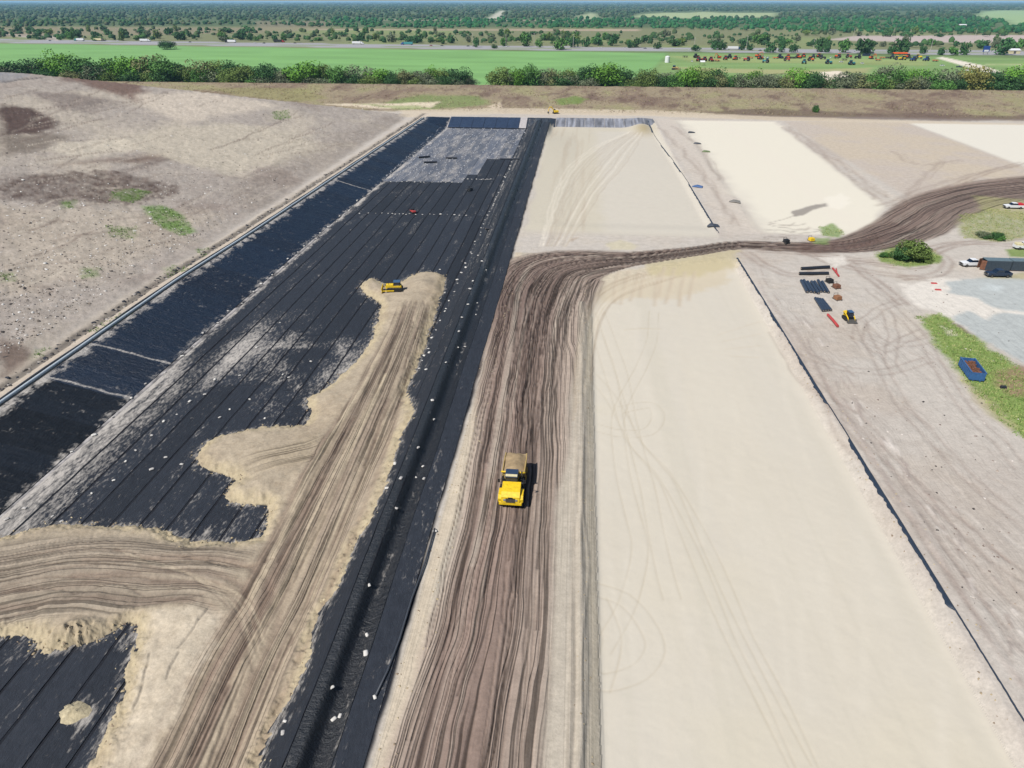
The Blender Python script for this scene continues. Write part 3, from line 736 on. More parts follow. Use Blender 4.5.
def liner_material(name, rough, spec, wrinkle, wdist):
    m, nt, b = new_mat(name)
    pos = N(nt, 'ShaderNodeNewGeometry').outputs['Position']
    col = N(nt, 'ShaderNodeAttribute', attribute_name='col').outputs['Color']
    n1 = noise(nt, pos, .8, 6, .7)
    mp = N(nt, 'ShaderNodeMapping'); mp.inputs['Scale'].default_value = wrinkle
    nt.links.new(pos, mp.inputs[0])
    n2 = noise(nt, mp.outputs[0], 1.0, 6, .72)
    f = math_(nt, 'MULTIPLY', mapr(nt, n1, .3, .7, .82, 1.18), mapr(nt, n2, .3, .7, .88, 1.12))
    da = [n for n in nt.nodes if n.type == 'ATTRIBUTE'][0].outputs['Alpha']
    mp2 = N(nt, 'ShaderNodeMapping'); mp2.inputs['Scale'].default_value = (2.2, .8, 1); mp2.inputs['Rotation'].default_value = (0, 0, .5)
    nt.links.new(pos, mp2.inputs[0]); n3 = noise(nt, mp2.outputs[0], 1.0, 7, .72)
    df = math_(nt, 'ADD', da, mapr(nt, n3, .3, .7, -.42, .42))
    dfac = mapr(nt, df, .32, .95, 0.0, .92); 
    mx = N(nt, 'ShaderNodeMix', data_type='RGBA')
    nt.links.new(dfac, mx.inputs['Factor']); nt.links.new(scale_col(nt, col, f), mx.inputs['A']); mx.inputs['B'].default_value = (*[float(q) for q in s2l((206, 198, 188)) * .64], 1)
    nt.links.new(mx.outputs['Result'], b.inputs['Base Color'])
    b.inputs['Specular IOR Level'].default_value = spec
    nt.links.new(mapr(nt, n1, .3, .7, rough - .07, rough + .1), b.inputs['Roughness'])
    bp = N(nt, 'ShaderNodeBump'); bp.inputs['Strength'].default_value = .7; bp.inputs['Distance'].default_value = wdist
    nt.links.new(n2, bp.inputs['Height']); nt.links.new(bp.outputs[0], b.inputs['Normal'])
    return m
LINER = liner_material('geocomposite', .7, .22, (1.4, .5, 1), .28)
HDPE = liner_material('geomembrane', .42, .5, (1.1, 1.9, 1), .55)

def mat(name, rgb, rough=.6, metal=0.0, spec=.4, var=.12, scale=2.5, bump=0.0, lin_=False, trans=0.0):
    if name in MATS: return MATS[name]
    m, nt, b = new_mat(name)
    c = rgb if lin_ else alb(*rgb)
    tc = N(nt, 'ShaderNodeTexCoord').outputs['Object']
    nz = noise(nt, tc, scale, 5, .6)
    cc = N(nt, 'ShaderNodeRGB'); cc.outputs[0].default_value = (*c, 1)
    nt.links.new(scale_col(nt, cc.outputs[0], mapr(nt, nz, .3, .7, 1 - var, 1 + var)), b.inputs['Base Color'])
    b.inputs['Roughness'].default_value = rough; b.inputs['Metallic'].default_value = metal
    b.inputs['Specular IOR Level'].default_value = spec
    if bump:
        bp = N(nt, 'ShaderNodeBump'); bp.inputs['Strength'].default_value = .6; bp.inputs['Distance'].default_value = bump
        nt.links.new(nz, bp.inputs['Height']); nt.links.new(bp.outputs[0], b.inputs['Normal'])
    return m
def attr_mat(name, rough=.9, var=.15, scale=.5, spec=.15):
    m, nt, b = new_mat(name)
    col = N(nt, 'ShaderNodeAttribute', attribute_name='col').outputs['Color']
    nz = noise(nt, N(nt, 'ShaderNodeNewGeometry').outputs['Position'], scale, 4, .6)
    nt.links.new(scale_col(nt, col, mapr(nt, nz, .3, .7, 1 - var, 1 + var)), b.inputs['Base Color'])
    b.inputs['Roughness'].default_value = rough; b.inputs['Specular IOR Level'].default_value = spec
    return m

# ------------------------------------------------------------------ mesh helpers
def link(o, parent=None):
    COL.objects.link(o)
    if parent is not None: o.parent = parent
    return o
def np_mesh(name, V, Fq, col=None, rut=None, smooth_=True, alpha=None):
    me = bpy.data.meshes.new(name)
    V = np.asarray(V, np.float32); Fq = np.asarray(Fq, np.int32)
    nf, k = Fq.shape
    me.vertices.add(len(V)); me.vertices.foreach_set('co', V.ravel())
    me.loops.add(nf * k); me.loops.foreach_set('vertex_index', Fq.ravel())
    me.polygons.add(nf); me.polygons.foreach_set('loop_start', np.arange(0, nf * k, k, dtype=np.int32))
    me.polygons.foreach_set('loop_total', np.full(nf, k, np.int32))
    if smooth_: me.polygons.foreach_set('use_smooth', np.ones(nf, bool))
    me.update(calc_edges=True)
    if col is not None:
        a = me.attributes.new('col', 'FLOAT_COLOR', 'POINT')
        a.data.foreach_set('color', np.concatenate([np.clip(col, 0.003, 1), np.ones((len(V), 1)) if alpha is None else np.asarray(alpha).reshape(-1, 1)], 1).astype(np.float32).ravel())
    if rut is not None:
        a = me.attributes.new('rut', 'FLOAT_VECTOR', 'POINT')
        a.data.foreach_set('vector', np.asarray(rut, np.float32).ravel())
    return me
def tag(o, label, cat, group=None, kind=None):
    if label: o['label'] = label
    if cat: o['category'] = cat
    if group: o['group'] = group
    if kind: o['kind'] = kind
    return o
def thing(name, loc, rz=0.0, label=None, cat=None, group=None):
    o = bpy.data.objects.new(name, None); o.empty_display_size = .3
    o.location = loc; o.rotation_euler = (0, 0, rz)
    link(o); return tag(o, label, cat, group)

class MB:
    def __init__(s): s.v = []; s.f = []
    def add(s, v, f):
        n = len(s.v); s.v += [tuple(q) for q in v]; s.f += [tuple(i + n for i in q) for q in f]; return s
    def box(s, x0, x1, y0, y1, z0, z1, tx=0, ty=0, bev=0.0):       # tx, ty: inset of the top
        b = bev
        v = [(x0, y0, z0), (x1, y0, z0), (x1, y1, z0), (x0, y1, z0), (x0 + tx, y0 + ty, z1), (x1 - tx, y0 + ty, z1), (x1 - tx, y1 - ty, z1), (x0 + tx, y1 - ty, z1)]
        if not b:
            return s.add(v, [(3, 2, 1, 0), (4, 5, 6, 7), (0, 1, 5, 4), (1, 2, 6, 5), (2, 3, 7, 6), (3, 0, 4, 7)])
        # chamfered vertical edges and top
        def ring(x0, x1, y0, y1, z, c):
            return [(x0 + c, y0, z), (x1 - c, y0, z), (x1, y0 + c, z), (x1, y1 - c, z), (x1 - c, y1, z), (x0 + c, y1, z), (x0, y1 - c, z), (x0, y0 + c, z)]
        r = ring(x0, x1, y0, y1, z0, b) + ring(x0 + tx, x1 - tx, y0 + ty, y1 - ty, z1 - b, b) + ring(x0 + tx + b, x1 - tx - b, y0 + ty + b, y1 - ty - b, z1, b)
        f = [tuple(range(7, -1, -1)), tuple(range(16, 24))]
        for k in (0, 8):
            for i in range(8): f.append((k + i, k + (i + 1) % 8, k + 8 + (i + 1) % 8, k + 8 + i))
        return s.add(r, f)
    def prism(s, prof_, x0, x1):                                   # profile in (y, z), extruded along x
        n = len(prof_)
        v = [(x0, a, b) for a, b in prof_] + [(x1, a, b) for a, b in prof_]
        f = [tuple(range(n)), tuple(range(2 * n - 1, n - 1, -1))] + [(i, i + n, (i + 1) % n + n, (i + 1) % n) for i in range(n)]
        return s.add(v, f)
    def cyl(s, c, axis, r, L, n=14, r2=None):
        r2 = r if r2 is None else r2
        ax = Vector(axis).normalized(); q = ax.to_track_quat('Z', 'Y')
        v = []
        for k, rr in ((-.5, r), (.5, r2)):
            for i in range(n):
                a = 2 * math.pi * i / n
                v.append(tuple(Vector(c) + q @ Vector((rr * math.cos(a), rr * math.sin(a), k * L))))
        f = [tuple(range(n - 1, -1, -1)), tuple(range(n, 2 * n))] + [(i, (i + 1) % n, (i + 1) % n + n, i + n) for i in range(n)]
        return s.add(v, f)
    def tube(s, pts, r, n=8):
        pts = [Vector(p) for p in pts]; k0 = len(s.v); v = []; f = []
        for i, p in enumerate(pts):
            d = (pts[min(i + 1, len(pts) - 1)] - pts[max(i - 1, 0)]).normalized(); q = d.to_track_quat('Z', 'Y')
            rr = r[i] if isinstance(r, (list, tuple)) else r
            for j in range(n):
                a = 2 * math.pi * j / n; v.append(tuple(p + q @ Vector((rr * math.cos(a), rr * math.sin(a), 0))))
        for i in range(len(pts) - 1):
            for j in range(n): f.append((i * n + j, i * n + (j + 1) % n, (i + 1) * n + (j + 1) % n, (i + 1) * n + j))
        f += [tuple(range(n - 1, -1, -1)), tuple(range((len(pts) - 1) * n, len(pts) * n))]
        return s.add(v, f)
    def mesh(s, name, m, smooth_=False):
        me = bpy.data.meshes.new(name); me.from_pydata(s.v, [], s.f); me.update()
        if m: me.materials.append(m)
        if smooth_: me.polygons.foreach_set('use_smooth', np.ones(len(me.polygons), bool))
        return me
    def obj(s, name, m, parent=None, smooth_=False):
        return link(bpy.data.objects.new(name, s.mesh(name, m, smooth_)), parent)

KIDS = {}
def copy_tree(o, parent=None):
    c = o.copy(); COL.objects.link(c); c.parent = parent
    for ch in list(o.children): copy_tree(ch, c)
    return c
def ground_z(X, Y):                                               # height of the finished ground sheet
    i = np.clip(np.searchsorted(rowsY, Y) - 1, 0, NR - 2); ty = (Y - rowsY[i]) / (rowsY[i + 1] - rowsY[i])
    def row(r):
        uu = X / fan[r]; j = int(np.clip(np.searchsorted(colsU, uu) - 1, 0, NC - 2)); t = (uu - colsU[j]) / (colsU[j + 1] - colsU[j])
        return GZ[r, j] * (1 - t) + GZ[r, j + 1] * t
    return float(row(i) * (1 - ty) + row(i + 1) * ty)
def at(x, y):
    X_, Y_ = pix(x, y); return (X_, Y_, ground_z(X_, Y_))

# ------------------------------------------------------------------ split the ground sheet into the pieces of the setting
FX = (GX[:-1, :-1] + GX[1:, 1:]) / 2; FY = (GY[:-1, :-1] + GY[1:, 1:]) / 2
def fc(A): return (A[:-1, :-1] + A[1:, 1:]) / 2
reg = np.zeros(FX.shape, int)
NAMES = ['ground']
def region(name, mask):
    NAMES.append(name); reg[mask] = len(NAMES) - 1
fcl = crest_l(FY)
region('farm_field', (FY > 575) & (FY < 1300) & (fc(GY) < 1300) & inside(FX, FY, np.array([P(-600, 38), P(0, 43.5), P(512, 51), P(668, 53), P(1600, 67), P(1600, 120), P(-600, 120)])))
region('highway', inside(FX, FY, hw_poly))
region('embankment', (FY > 448) & (FY < 575))
region('landfill_hill', fc(HK) > 0)
region('perimeter_bench', (FY < 440) & (FY > 20) & (FX < fcl) & (FX > -103) & (fc(HK) <= 0))
region('lined_slope', (FY < 426) & (FY > 20) & (FX >= fcl) & (FX < toe_l(FY)))
region('lined_cell_floor', (FY < 414) & (FY > 20) & (FX >= toe_l(FY)) & (FX < -30))
region('lined_end_slope', (FY < 428) & (FY >= 414) & (FX >= toe_l(FY)) & (FX < 38))
region('lined_berm', (FY < 426) & (FY > 20) & (FX >= -30) & (FX < -16.2) & (FY < 414))
region('sand_cell', fc(cellN) > .5)
region('upper_sand_cell', (fc(upper) > .5) & (FY < 414))
region('far_sand_cell', (fc(farc) > .5))
region('haul_road', fc(ROADM) > .5)
region('sand_cover', fc(SANDSD) > 0)
region('gravel_pad', inside(FX, FY, wpoly(PAD1)) | inside(FX, FY, wpoly(PAD2)))
region('grass_verge', inside(FX, FY, wpoly(VERGE)))
idx = np.arange(NR * NC).reshape(NR, NC)
quads = np.stack([idx[:-1, :-1], idx[:-1, 1:], idx[1:, 1:], idx[1:, :-1]], -1).reshape(-1, 4)
VV = np.stack([GX, GY, GZ], -1).reshape(-1, 3); CC = C.reshape(-1, 3); RRt = RUT.reshape(-1, 3)
SET = {}
rf = reg.ravel()
for i, nm in enumerate(NAMES):
    q = quads[rf == i]
    if len(q) == 0: continue
    used, inv = np.unique(q, return_inverse=True)
    me = np_mesh(nm, VV[used], inv.reshape(q.shape), CC[used], RRt[used], alpha=RGH.ravel()[used])
    me.materials.append(EARTH)
    o = link(bpy.data.objects.new(nm, me)); o['kind'] = 'structure'; SET[nm] = o
#@@OBJECTS
# ------------------------------------------------------------------ liner panels (parts of the lined floor, slopes and berm)
BL = s2l((46, 50, 58)) * .62
DUST = s2l((196, 192, 190)) * .62
NUL = s2l((150, 152, 158)) * .62
SMUDGE = [(P(x, y, -4), r, a) for x, y, r, a in [(212, 535, 2.2, .9), (205, 538, 1.5, .8), (308, 383, 2.4, .8), (300, 387, 2.0, .7), (200, 380, 3.5, .35), (150, 432, 3.0, .5), (20, 470, 5, .55), (8, 500, 5, .6), (50, 462, 5, .5), (85, 435, 5, .5),
          (100, 440, 5, .35), (120, 425, 5, .4), (160, 385, 6, .4), (190, 372, 5, .4), (240, 372, 4, .6), (262, 378, 3, .6), (280, 380, 3, .7), (225, 375, 3, .6), (30, 500, 4, .4), (128, 410, 4, .5), (130, 645, 2.0, .55), (84, 716, 3.2, .8), (95, 712, 2.4, .7), (110, 722, 2.2, .7), (62, 735, 2.5, .5), (125, 640, 1.6, .7), (80, 745, 2.6, .4), (335, 590, 1.5, .5), (290, 700, 2.0, .4), (296, 725, 2, .4),
          (430, 340, 3, .35), (452, 300, 4, .3), (395, 685, 1.2, .5), (380, 695, 1.3, .6), (393, 575, 1.0, .5), (425, 545, .8, .5)]]
def dust_at(X, Y):
    d = np.zeros_like(X)
    w = fbm(X * .35, Y * .35, 4, 101, .65)
    tl_ = toe_l(Y)
    d = np.maximum(d, 1.0 * np.exp(-((X - tl_ - .7 + .8 * w) / 1.3) ** 2) * np.clip(.75 + .9 * fbm(X * .8, Y * .25, 3, 102), 0, 1))
    d = np.maximum(d, (1.0 * np.exp(-(np.maximum(X - tl_, 0) / 9.0) ** 1.5) * (1 - sstep(105, 128, Y)) + .25 * np.exp(-np.maximum(X - tl_, 0) / 4.0)) * np.clip(.75 + .6 * fbm(X * 1.3, Y * .18, 4, 108, .65), 0, 1))
    for (c, r, a) in SMUDGE:
        q = np.hypot((X - c[0]) * 1.0, (Y - c[1]) * .8) / r + .5 * w
        d = np.maximum(d, a * np.clip(1.1 - q, 0, 1) ** 1.2 * np.clip(.6 + .8 * vnoise(X * 2.2, Y * .5, 103), 0, 1))
    for (yl, a, ww) in ((229, .35, .6), (132, .4, .8), (108, .3, .7)):
        d = np.maximum(d, a * np.exp(-((Y - yl - (X + 55) * .02) / ww) ** 2) * np.clip(.4 + 1.4 * fbm(X * .4, Y * .2, 3, 104), 0, 1) * (X < -30))
    br = sstep(-31, -29, X) * (1 - sstep(-25, -23.2, X)) * sstep(120, 200, Y)
    d = np.maximum(d, br * .45 * np.clip(.5 + .9 * fbm(X * 1.2, Y * .05, 3, 105), 0, 1))
    d = np.maximum(d, br * .75 * np.exp(-((X + 29.3 + .5 * w) / .6) ** 2) * sstep(200, 260, Y) * np.clip(.4 + vnoise(X, Y * .35, 107), 0, 1))
    d = np.maximum(d, .5 * np.clip(fbm(X * .9, Y * .12, 4, 106) + .1, 0, 1))
    d = np.maximum(d, 1.3 * np.clip(fbm(X * .06, Y * .05, 5, 109, .65) - .06, 0, 1) * (1 - sstep(125, 170, Y)) * (X < -32))
    sdl = SANDSD[np.clip(np.searchsorted(rowsY, Y), 0, NR - 1), np.clip(np.searchsorted(colsU, X / fan[np.clip(np.searchsorted(rowsY, Y), 0, NR - 1)]), 0, NC - 1)]
    d = np.maximum(d, .62 * np.exp(np.minimum(sdl, 0) / .9) * (sdl < .3))
    return np.clip(d, 0, 1)
def strip_mesh(name, x0, x1, y0, y1, nx, ny, off, colf, edge=.0, matl=None, along_x=False):
    if along_x:
        xs = np.linspace(0, 1, nx); ys = np.linspace(y0, y1, ny)
        Yg, T = np.meshgrid(ys, xs, indexing='ij'); a = x0(Yg); b = x1(Yg); X_ = a + (b - a) * T; Y_ = Yg
    else:
        xs = np.linspace(x0, x1, nx); ys = np.linspace(y0, y1, ny); Y_, X_ = np.meshgrid(ys, xs, indexing='ij')
    if not along_x: X_ = X_ + .16 * vnoise(Y_ * .045, np.round(X_ / 4.15) * 3.1 * 0 + X_ * .02, 141) + .05 * vnoise(Y_ * .3, X_ * .05, 142)
    Zb = zbase(X_, Y_)
    wr = .05 * fbm(X_ * .5, Y_ * .25, 3, 111) + (.10 * (1 - np.abs(vnoise(X_ * .35, Y_ * 1.1, 113))) ** 4 if along_x else 0) + .03 * fbm(X_ * 1.6, Y_ * 1.6, 2, 112)
    Z_ = Zb + off + wr + .06
    V = np.stack([X_, Y_, Z_], -1).reshape(-1, 3)
    # rim turned down so that the edge has a thickness
    ii = np.arange(nx * ny).reshape(ny, nx)
    q = np.stack([ii[:-1, :-1], ii[:-1, 1:], ii[1:, 1:], ii[1:, :-1]], -1).reshape(-1, 4)
    rim = np.concatenate([ii[0, :], ii[1:, -1], ii[-1, -2::-1], ii[-2:0:-1, 0]])
    k = len(V); low = np.concatenate([V[rim], V[rim] - [0, 0, .12]])
    n = len(rim); a_ = np.arange(n); b_ = (a_ + 1) % n
    q2 = np.stack([k + b_, k + a_, k + n + a_, k + n + b_], -1)
    Vall = np.concatenate([V, low]); col = colf(Vall[:, 0], Vall[:, 1]); al = None
    if isinstance(col, tuple): col, al = col
    else: al = np.zeros(len(Vall))
    me = np_mesh(name, Vall, np.concatenate([q, q2]), col, alpha=al); me.materials.append(matl or LINER)
    return me
def panel_col(tone, dusty=0.0):
    def f(X, Y):
        d = dust_at(X, Y)[:, None]
        if dusty:
            d = np.maximum(d, dusty * np.clip(.55 + .7 * fbm(X * .9, Y * .35, 4, 121, .7), 0, 1)[:, None])
        return np.tile(BL * tone, (len(X), 1)), d
    return f
def grid_col(tone):
    def f(X, Y):
        d = np.maximum(dust_at(X, Y), .36 + .6 * fbm(X * .5, Y * .10, 4, 122, .65))
        return np.tile(s2l((104, 109, 120)) * .6 * tone, (len(X), 1)), np.clip(d, 0, 1)[:, None]
    return f
floor_o = SET['lined_cell_floor']; berm_o = SET['lined_berm']; slope_o = SET['lined_slope']; end_o = SET['lined_end_slope']
PW = 4.15
xs_l = -79.2
pr = random.Random(4)
pn = 0
x = xs_l
while x < -31.5:
    x1 = min(x + PW, -30.6)
    top = 277 + pr.uniform(-1, 1) if x < -46 else (292 if x < -42 else (325 if x < -33 else 318))
    cuts = [18] + [108 + pr.uniform(-1.5, 1.5), 132 + pr.uniform(-1, 1), 229 + pr.uniform(-1, 1)] + [top]
    for a, b in zip(cuts[:-1], cuts[1:]):
        t = pr.uniform(.82, 1.2) * (1.0 if a > 120 else 1.05)
        me = strip_mesh('liner_panel', x + .2, x1 - .2, a + .05, b - .05, 7, max(8, int((b - a) / 1.1)), .02, panel_col(t))
        link(bpy.data.objects.new('liner_panel', me), floor_o)
    # dusty unfinished panels towards the end slope
    me = strip_mesh('liner_panel', x + .1, x1 - .05, top + .1, 411.5, 6, 60, -.02, grid_col(pr.uniform(.85, 1.15)), matl=LINER)
    link(bpy.data.objects.new('liner_panel', me), floor_o)
    x = x1
# panels over the small berm and the ditch, lengthwise
for (a, b, tone, off, mm_) in ((-30.4, -26.6, 1.0, .02, LINER), (-26.5, -23.7, .85, .025, LINER), (-23.55, -19.65, .55, .03, HDPE), (-19.55, -16.75, 1.1, .035, LINER)):
    for (y0, y1) in ((18, 120.2), (120.3, 214.1), (214.3, 316.0), (316.1, 411.5)):
        me = strip_mesh('liner_panel', a, b + .03, y0, y1, 12, int((y1 - y0) / 1.0), off, panel_col(tone * pr.uniform(.93, 1.07)), matl=mm_)
        link(bpy.data.objects.new('liner_panel', me), berm_o)
# side slope: sheets running down the slope
def slope_col(tone, kind, seam=None):
    base = s2l((17, 33, 54)) * .5 if kind else s2l((26, 33, 43)) * .5
    def f(X, Y):
        w = fbm(X * .5, Y * .5, 4, 131, .65); cl_ = crest_l(Y); tl_ = toe_l(Y)
        d = .8 * np.exp(-((tl_ - X) / 1.4) ** 2) * np.clip(.5 + 1.2 * w, 0, 1) + 1.0 * np.exp(-((X - cl_ - .4) / (1.5 + 1.0 * w)) ** 2) * np.clip(.8 + 1.2 * w, 0, 1)
        d = np.maximum(d, .6 * np.clip(fbm(X * .35, Y * .9, 4, 133, .7) - .02, 0, 1))
        if seam is not None: d = np.maximum(d, .95 * np.exp(-((Y - seam - .5 * fbm(X * .3, X * 0, 2, 5)) / .35) ** 2))
        d = np.clip(d, 0, 1)[:, None]
        return np.tile(base * tone, (len(X), 1)), d
    return f
y = 18.0
while y < 424:
    kind = y > 100
    w_ = 6.9 if kind else 4.6
    y1 = min(y + w_, 425.4)
    me = strip_mesh('liner_panel', lambda Y: crest_l(Y) + .15, lambda Y: toe_l(Y) - .05, y, y1, 40, 22, .03, slope_col(pr.uniform(.75, 1.25), kind, y + .7 if any(abs(y - t_) < 3.6 for t_ in (101, 113, 262)) else None), matl=HDPE if kind else LINER, along_x=True)
    link(bpy.data.objects.new('liner_panel', me), slope_o)
    y = y1
# end slope of the lined cell (dark) and of the upper sand cell (pale wrinkled sheets)
x = -76.0
while x < 37:
    w_ = 6.9 if x < -36 else (4.2 if x < -17 else 5.6)
    x1 = x + w_
    if -37 < x < -17:
        cf = (lambda X, Y: np.tile(s2l((206, 198, 194)) * .6, (len(X), 1))) if x < -32 else panel_col(.9, .15)
    elif x <= -36: cf = lambda X, Y: np.tile(s2l((46, 62, 88)) * .6, (len(X), 1)) * (1 + .2 * vnoise(X, Y, 7))[:, None]
    else:
        tn = pr.uniform(.8, 1.15)
        cf = lambda X, Y, tn=tn: np.clip(s2l((150, 152, 160)) * .62 * tn * (.85 + .5 * vnoise(X * 1.3, Y * .1, 9))[:, None], .02, .8)
    me = strip_mesh('liner_panel', x + .05, x1 - .12, 411.8 if x < -17 else 413.2, 426.6 if x < -17 else 428.0, 10, 12, .05, cf, matl=HDPE if x < -17 else LINER)
    link(bpy.data.objects.new('liner_panel', me), end_o)
    x = x1

# exposed liner edge beside the sand cell
EDGE_LINER = mat('edge_liner', (44, 56, 72), .5, spec=.5, bump=.1)
V = []; Fq = []
ys = np.arange(30, 181, .5)
for i, yv in enumerate(ys):
    wv = .34 + .22 * float(fbm(np.array([yv * .12]), np.array([3.0]), 3, 7)[0]); gap = float(fbm(np.array([yv * .05]), np.array([9.0]), 2, 17)[0])
    wv = max(.1, wv * (1.5 if gap > -.35 else .3)) * (1 + .3 * random.uniform(-1, 1))
    xr = np.interp(yv, [30, 90, 180], [44.95, 44.55, 43.9]); zz = max(ground_z(xr, yv), ground_z(xr - wv, yv), ground_z(xr - wv / 2, yv))
    V += [(xr - wv, yv, zz + .03), (xr - wv * .5, yv, zz + .22 + .05 * random.random()), (xr, yv, zz + .12), (xr + .1, yv, zz - .15)]
    if i:
        k = 4 * i
        for j in range(3): Fq.append((k - 4 + j, k - 3 + j, k + 1 + j, k + j))
o = link(bpy.data.objects.new('liner_edge', np_mesh('liner_edge', V, Fq))); o.data.materials.append(EDGE_LINER)
tag(o, 'long ragged dark strip of exposed liner along the near sand cell', 'liner')
V = []; Fq = []; n = 0
for i, yv in enumerate(np.arange(203, 424, 1.0)):
    gap = float(fbm(np.array([yv * .06]), np.array([2.0]), 2, 27)[0]); wv = (.7 if yv > 370 else .45) * (1.2 if gap > -.1 else .25) * random.uniform(.7, 1.2)
    xr = np.interp(yv, [200, 265, 360, 425], [42.7, 42.2, 40.4, 39.6]); zz = max(ground_z(xr, yv), ground_z(xr - wv, yv))
    V += [(xr - wv, yv, zz + .03), (xr - wv * .5, yv, zz + .25), (xr, yv, zz + .05)]
    if i:
        k = 3 * i
        for j in range(2): Fq.append((k - 3 + j, k - 2 + j, k + 1 + j, k + j))
o = link(bpy.data.objects.new('liner_edge', np_mesh('liner_edge', V, Fq))); o.data.materials.append(EDGE_LINER)
tag(o, 'thin broken strip of dark liner along the farther sand cell', 'liner')

# pipe along the crest of the lined slope
PIPE = mat('pale_pipe', (196, 206, 212), .45, spec=.5)
m = MB(); m.tube([(crest_l(yv) - .55, yv, ground_z(crest_l(yv) - .55, yv) + .3) for yv in np.arange(30, 424, 6.0)], .3, 10)
o = m.obj('pipe', PIPE, None, True); tag(o, 'long pale blue pipe laid along the crest of the lined slope', 'pipe')
m = MB(); m.tube([(crest_l(yv) - 1.7 - .15 * math.sin(yv * .2), yv, ground_z(crest_l(yv) - 1.7, yv) + .1) for yv in np.arange(30, 424, 5.0)], .2, 6)
o = m.obj('hose', mat('dark_hose', (70, 74, 82), .6), None, True); tag(o, 'thin dark hose lying beside the pale pipe on the slope crest', 'hose')
m = MB(); pts = [(435, 530), (425, 565), (412, 600), (400, 640), (388, 672), (376, 697)]
m.tube([(P(*q)[0], P(*q)[1], zbase(*P(*q)) + .28) for q in pts], .11, 6)
o = m.obj('hose', mat('dark_hose', (70, 74, 82), .6), None, True); tag(o, 'black hose lying on the flat liner between ditch and haul road', 'hose')

# ------------------------------------------------------------------ sandbags
BAGM = [mat('sandbag_white', (224, 219, 211), .8, bump=.03), mat('sandbag_grey', (194, 189, 183), .8, bump=.03)]
bag_meshes = []
for s_ in range(4):
    r_ = random.Random(s_); V = []; Fq = []
    nx, ny = 7, 6
    for top in (1, -1):
        for j in range(ny):
            for i in range(nx):
                a = i / (nx - 1) * 2 - 1; b = j / (ny - 1) * 2 - 1
                hgt = max(0, (1 - abs(a) ** 3) * (1 - abs(b) ** 3)) ** .5
                V.append((a * .36 * (1 - .08 * b * b) + r_.uniform(-.015, .015), b * .24 * (1 - .1 * a * a) + r_.uniform(-.015, .015), .02 + (.1 + .1 * hgt * (1 + r_.uniform(-.2, .2))) if top == 1 else .06 - .05 * hgt))
        k = 0 if top == 1 else nx * ny
        for j in range(ny - 1):
            for i in range(nx - 1):
                q = (k + j * nx + i, k + j * nx + i + 1, k + (j + 1) * nx + i + 1, k + (j + 1) * nx + i); Fq.append(q if top == 1 else q[::-1])
    rim = [i for i in range(nx)] + [j * nx + nx - 1 for j in range(1, ny)] + [(ny - 1) * nx + i for i in range(nx - 2, -1, -1)] + [j * nx for j in range(ny - 2, 0, -1)]
    for i in range(len(rim)):
        a, b = rim[i], rim[(i + 1) % len(rim)]; Fq.append((b, a, a + nx * ny, b + nx * ny))
    me = np_mesh('sandbag', V, Fq); me.materials.append(BAGM[s_ % 2]); bag_meshes.append(me)
def bag(X_, Y_, label, group, sc=1.0):
    if sandz(X_, Y_): return
    o = bpy.data.objects.new('sandbag', random.choice(bag_meshes)); link(o)
    o.location = (X_, Y_, float(zbase(np.array(X_), np.array(Y_))) + .1); o.rotation_euler = (0, 0, random.uniform(0, 3.1)); sc *= random.uniform(.55, .95); o.scale = (sc, sc, sc)
    tag(o, label, 'sandbag', group)
def sandz(X_, Y_):
    i = int(np.clip(np.searchsorted(rowsY, Y_), 0, NR - 1)); j = int(np.clip(np.searchsorted(colsU, X_ / fan[i]), 0, NC - 1))
    return SANDSD[i, j] > -.2
for q in [(433, 401), (434, 422), (418, 447), (423, 467), (416, 478), (424, 479), (396, 507), (353, 544), (369, 584), (398, 442), (395, 464), (401, 479), (387, 489), (343, 570), (435, 532), (367, 635), (366, 654), (332, 687), (375, 698), (340, 716), (285, 721), (283, 733), (334, 720),
          (459, 332), (465, 347), (458, 348), (446, 363), (426, 368), (419, 365), (422, 357), (429, 350), (432, 401), (473, 282), (477, 304), (468, 305), (482, 262), (470, 290), (462, 318), (486, 270), (478, 255), (476, 315)]:
    X_, Y_ = P(q[0], q[1], 0); z_ = float(zbase(np.array(X_), np.array(Y_))); X_, Y_ = P(q[0], q[1], z_)
    bag(X_, Y_, 'white sandbag holding down the black liner along the ditch', 'sandbags along the lined ditch', random.uniform(.85, 1.25))
for q in [(280, 323), (311, 362), (257, 348), (265, 419), (283, 375), (289, 378), (136, 451), (126, 462), (114, 481), (92, 494), (77, 494), (53, 517), (62, 522), (25, 509), (7, 520), (164, 422), (177, 415), (152, 436), (182, 465), (166, 458), (152, 470), (220, 418), (443, 286), (440, 270), (445, 293), (404, 300), (250, 400), (230, 410), (205, 395), (190, 402), (215, 380), (240, 376)]:
    X_, Y_ = P(q[0], q[1], -4)
    bag(X_, Y_, 'white sandbag lying out on the dark liner panels of the cell floor', 'sandbags on the cell floor', random.uniform(.85, 1.3))
for i in range(50):
    Y_ = 84 * (1 + i * .052) ** 1.25 + random.uniform(-1, 1)
    if Y_ > 400: break
    bag(float(toe_l(Y_)) + random.uniform(-.6, 1.0), Y_, 'white sandbag in the line at the foot of the lined side slope', 'sandbags along the slope foot', random.uniform(.9, 1.4))
for i in range(44):
    Y_ = 122 * (1 + i * .03) ** 1.2 + random.uniform(-1.5, 1.5)
    if Y_ > 395: break
    bag(-29.6 + random.uniform(-.5, .8), Y_, 'white sandbag in the line between the dark panels and the lined berm', 'sandbags beside the lined berm', random.uniform(.9, 1.5))
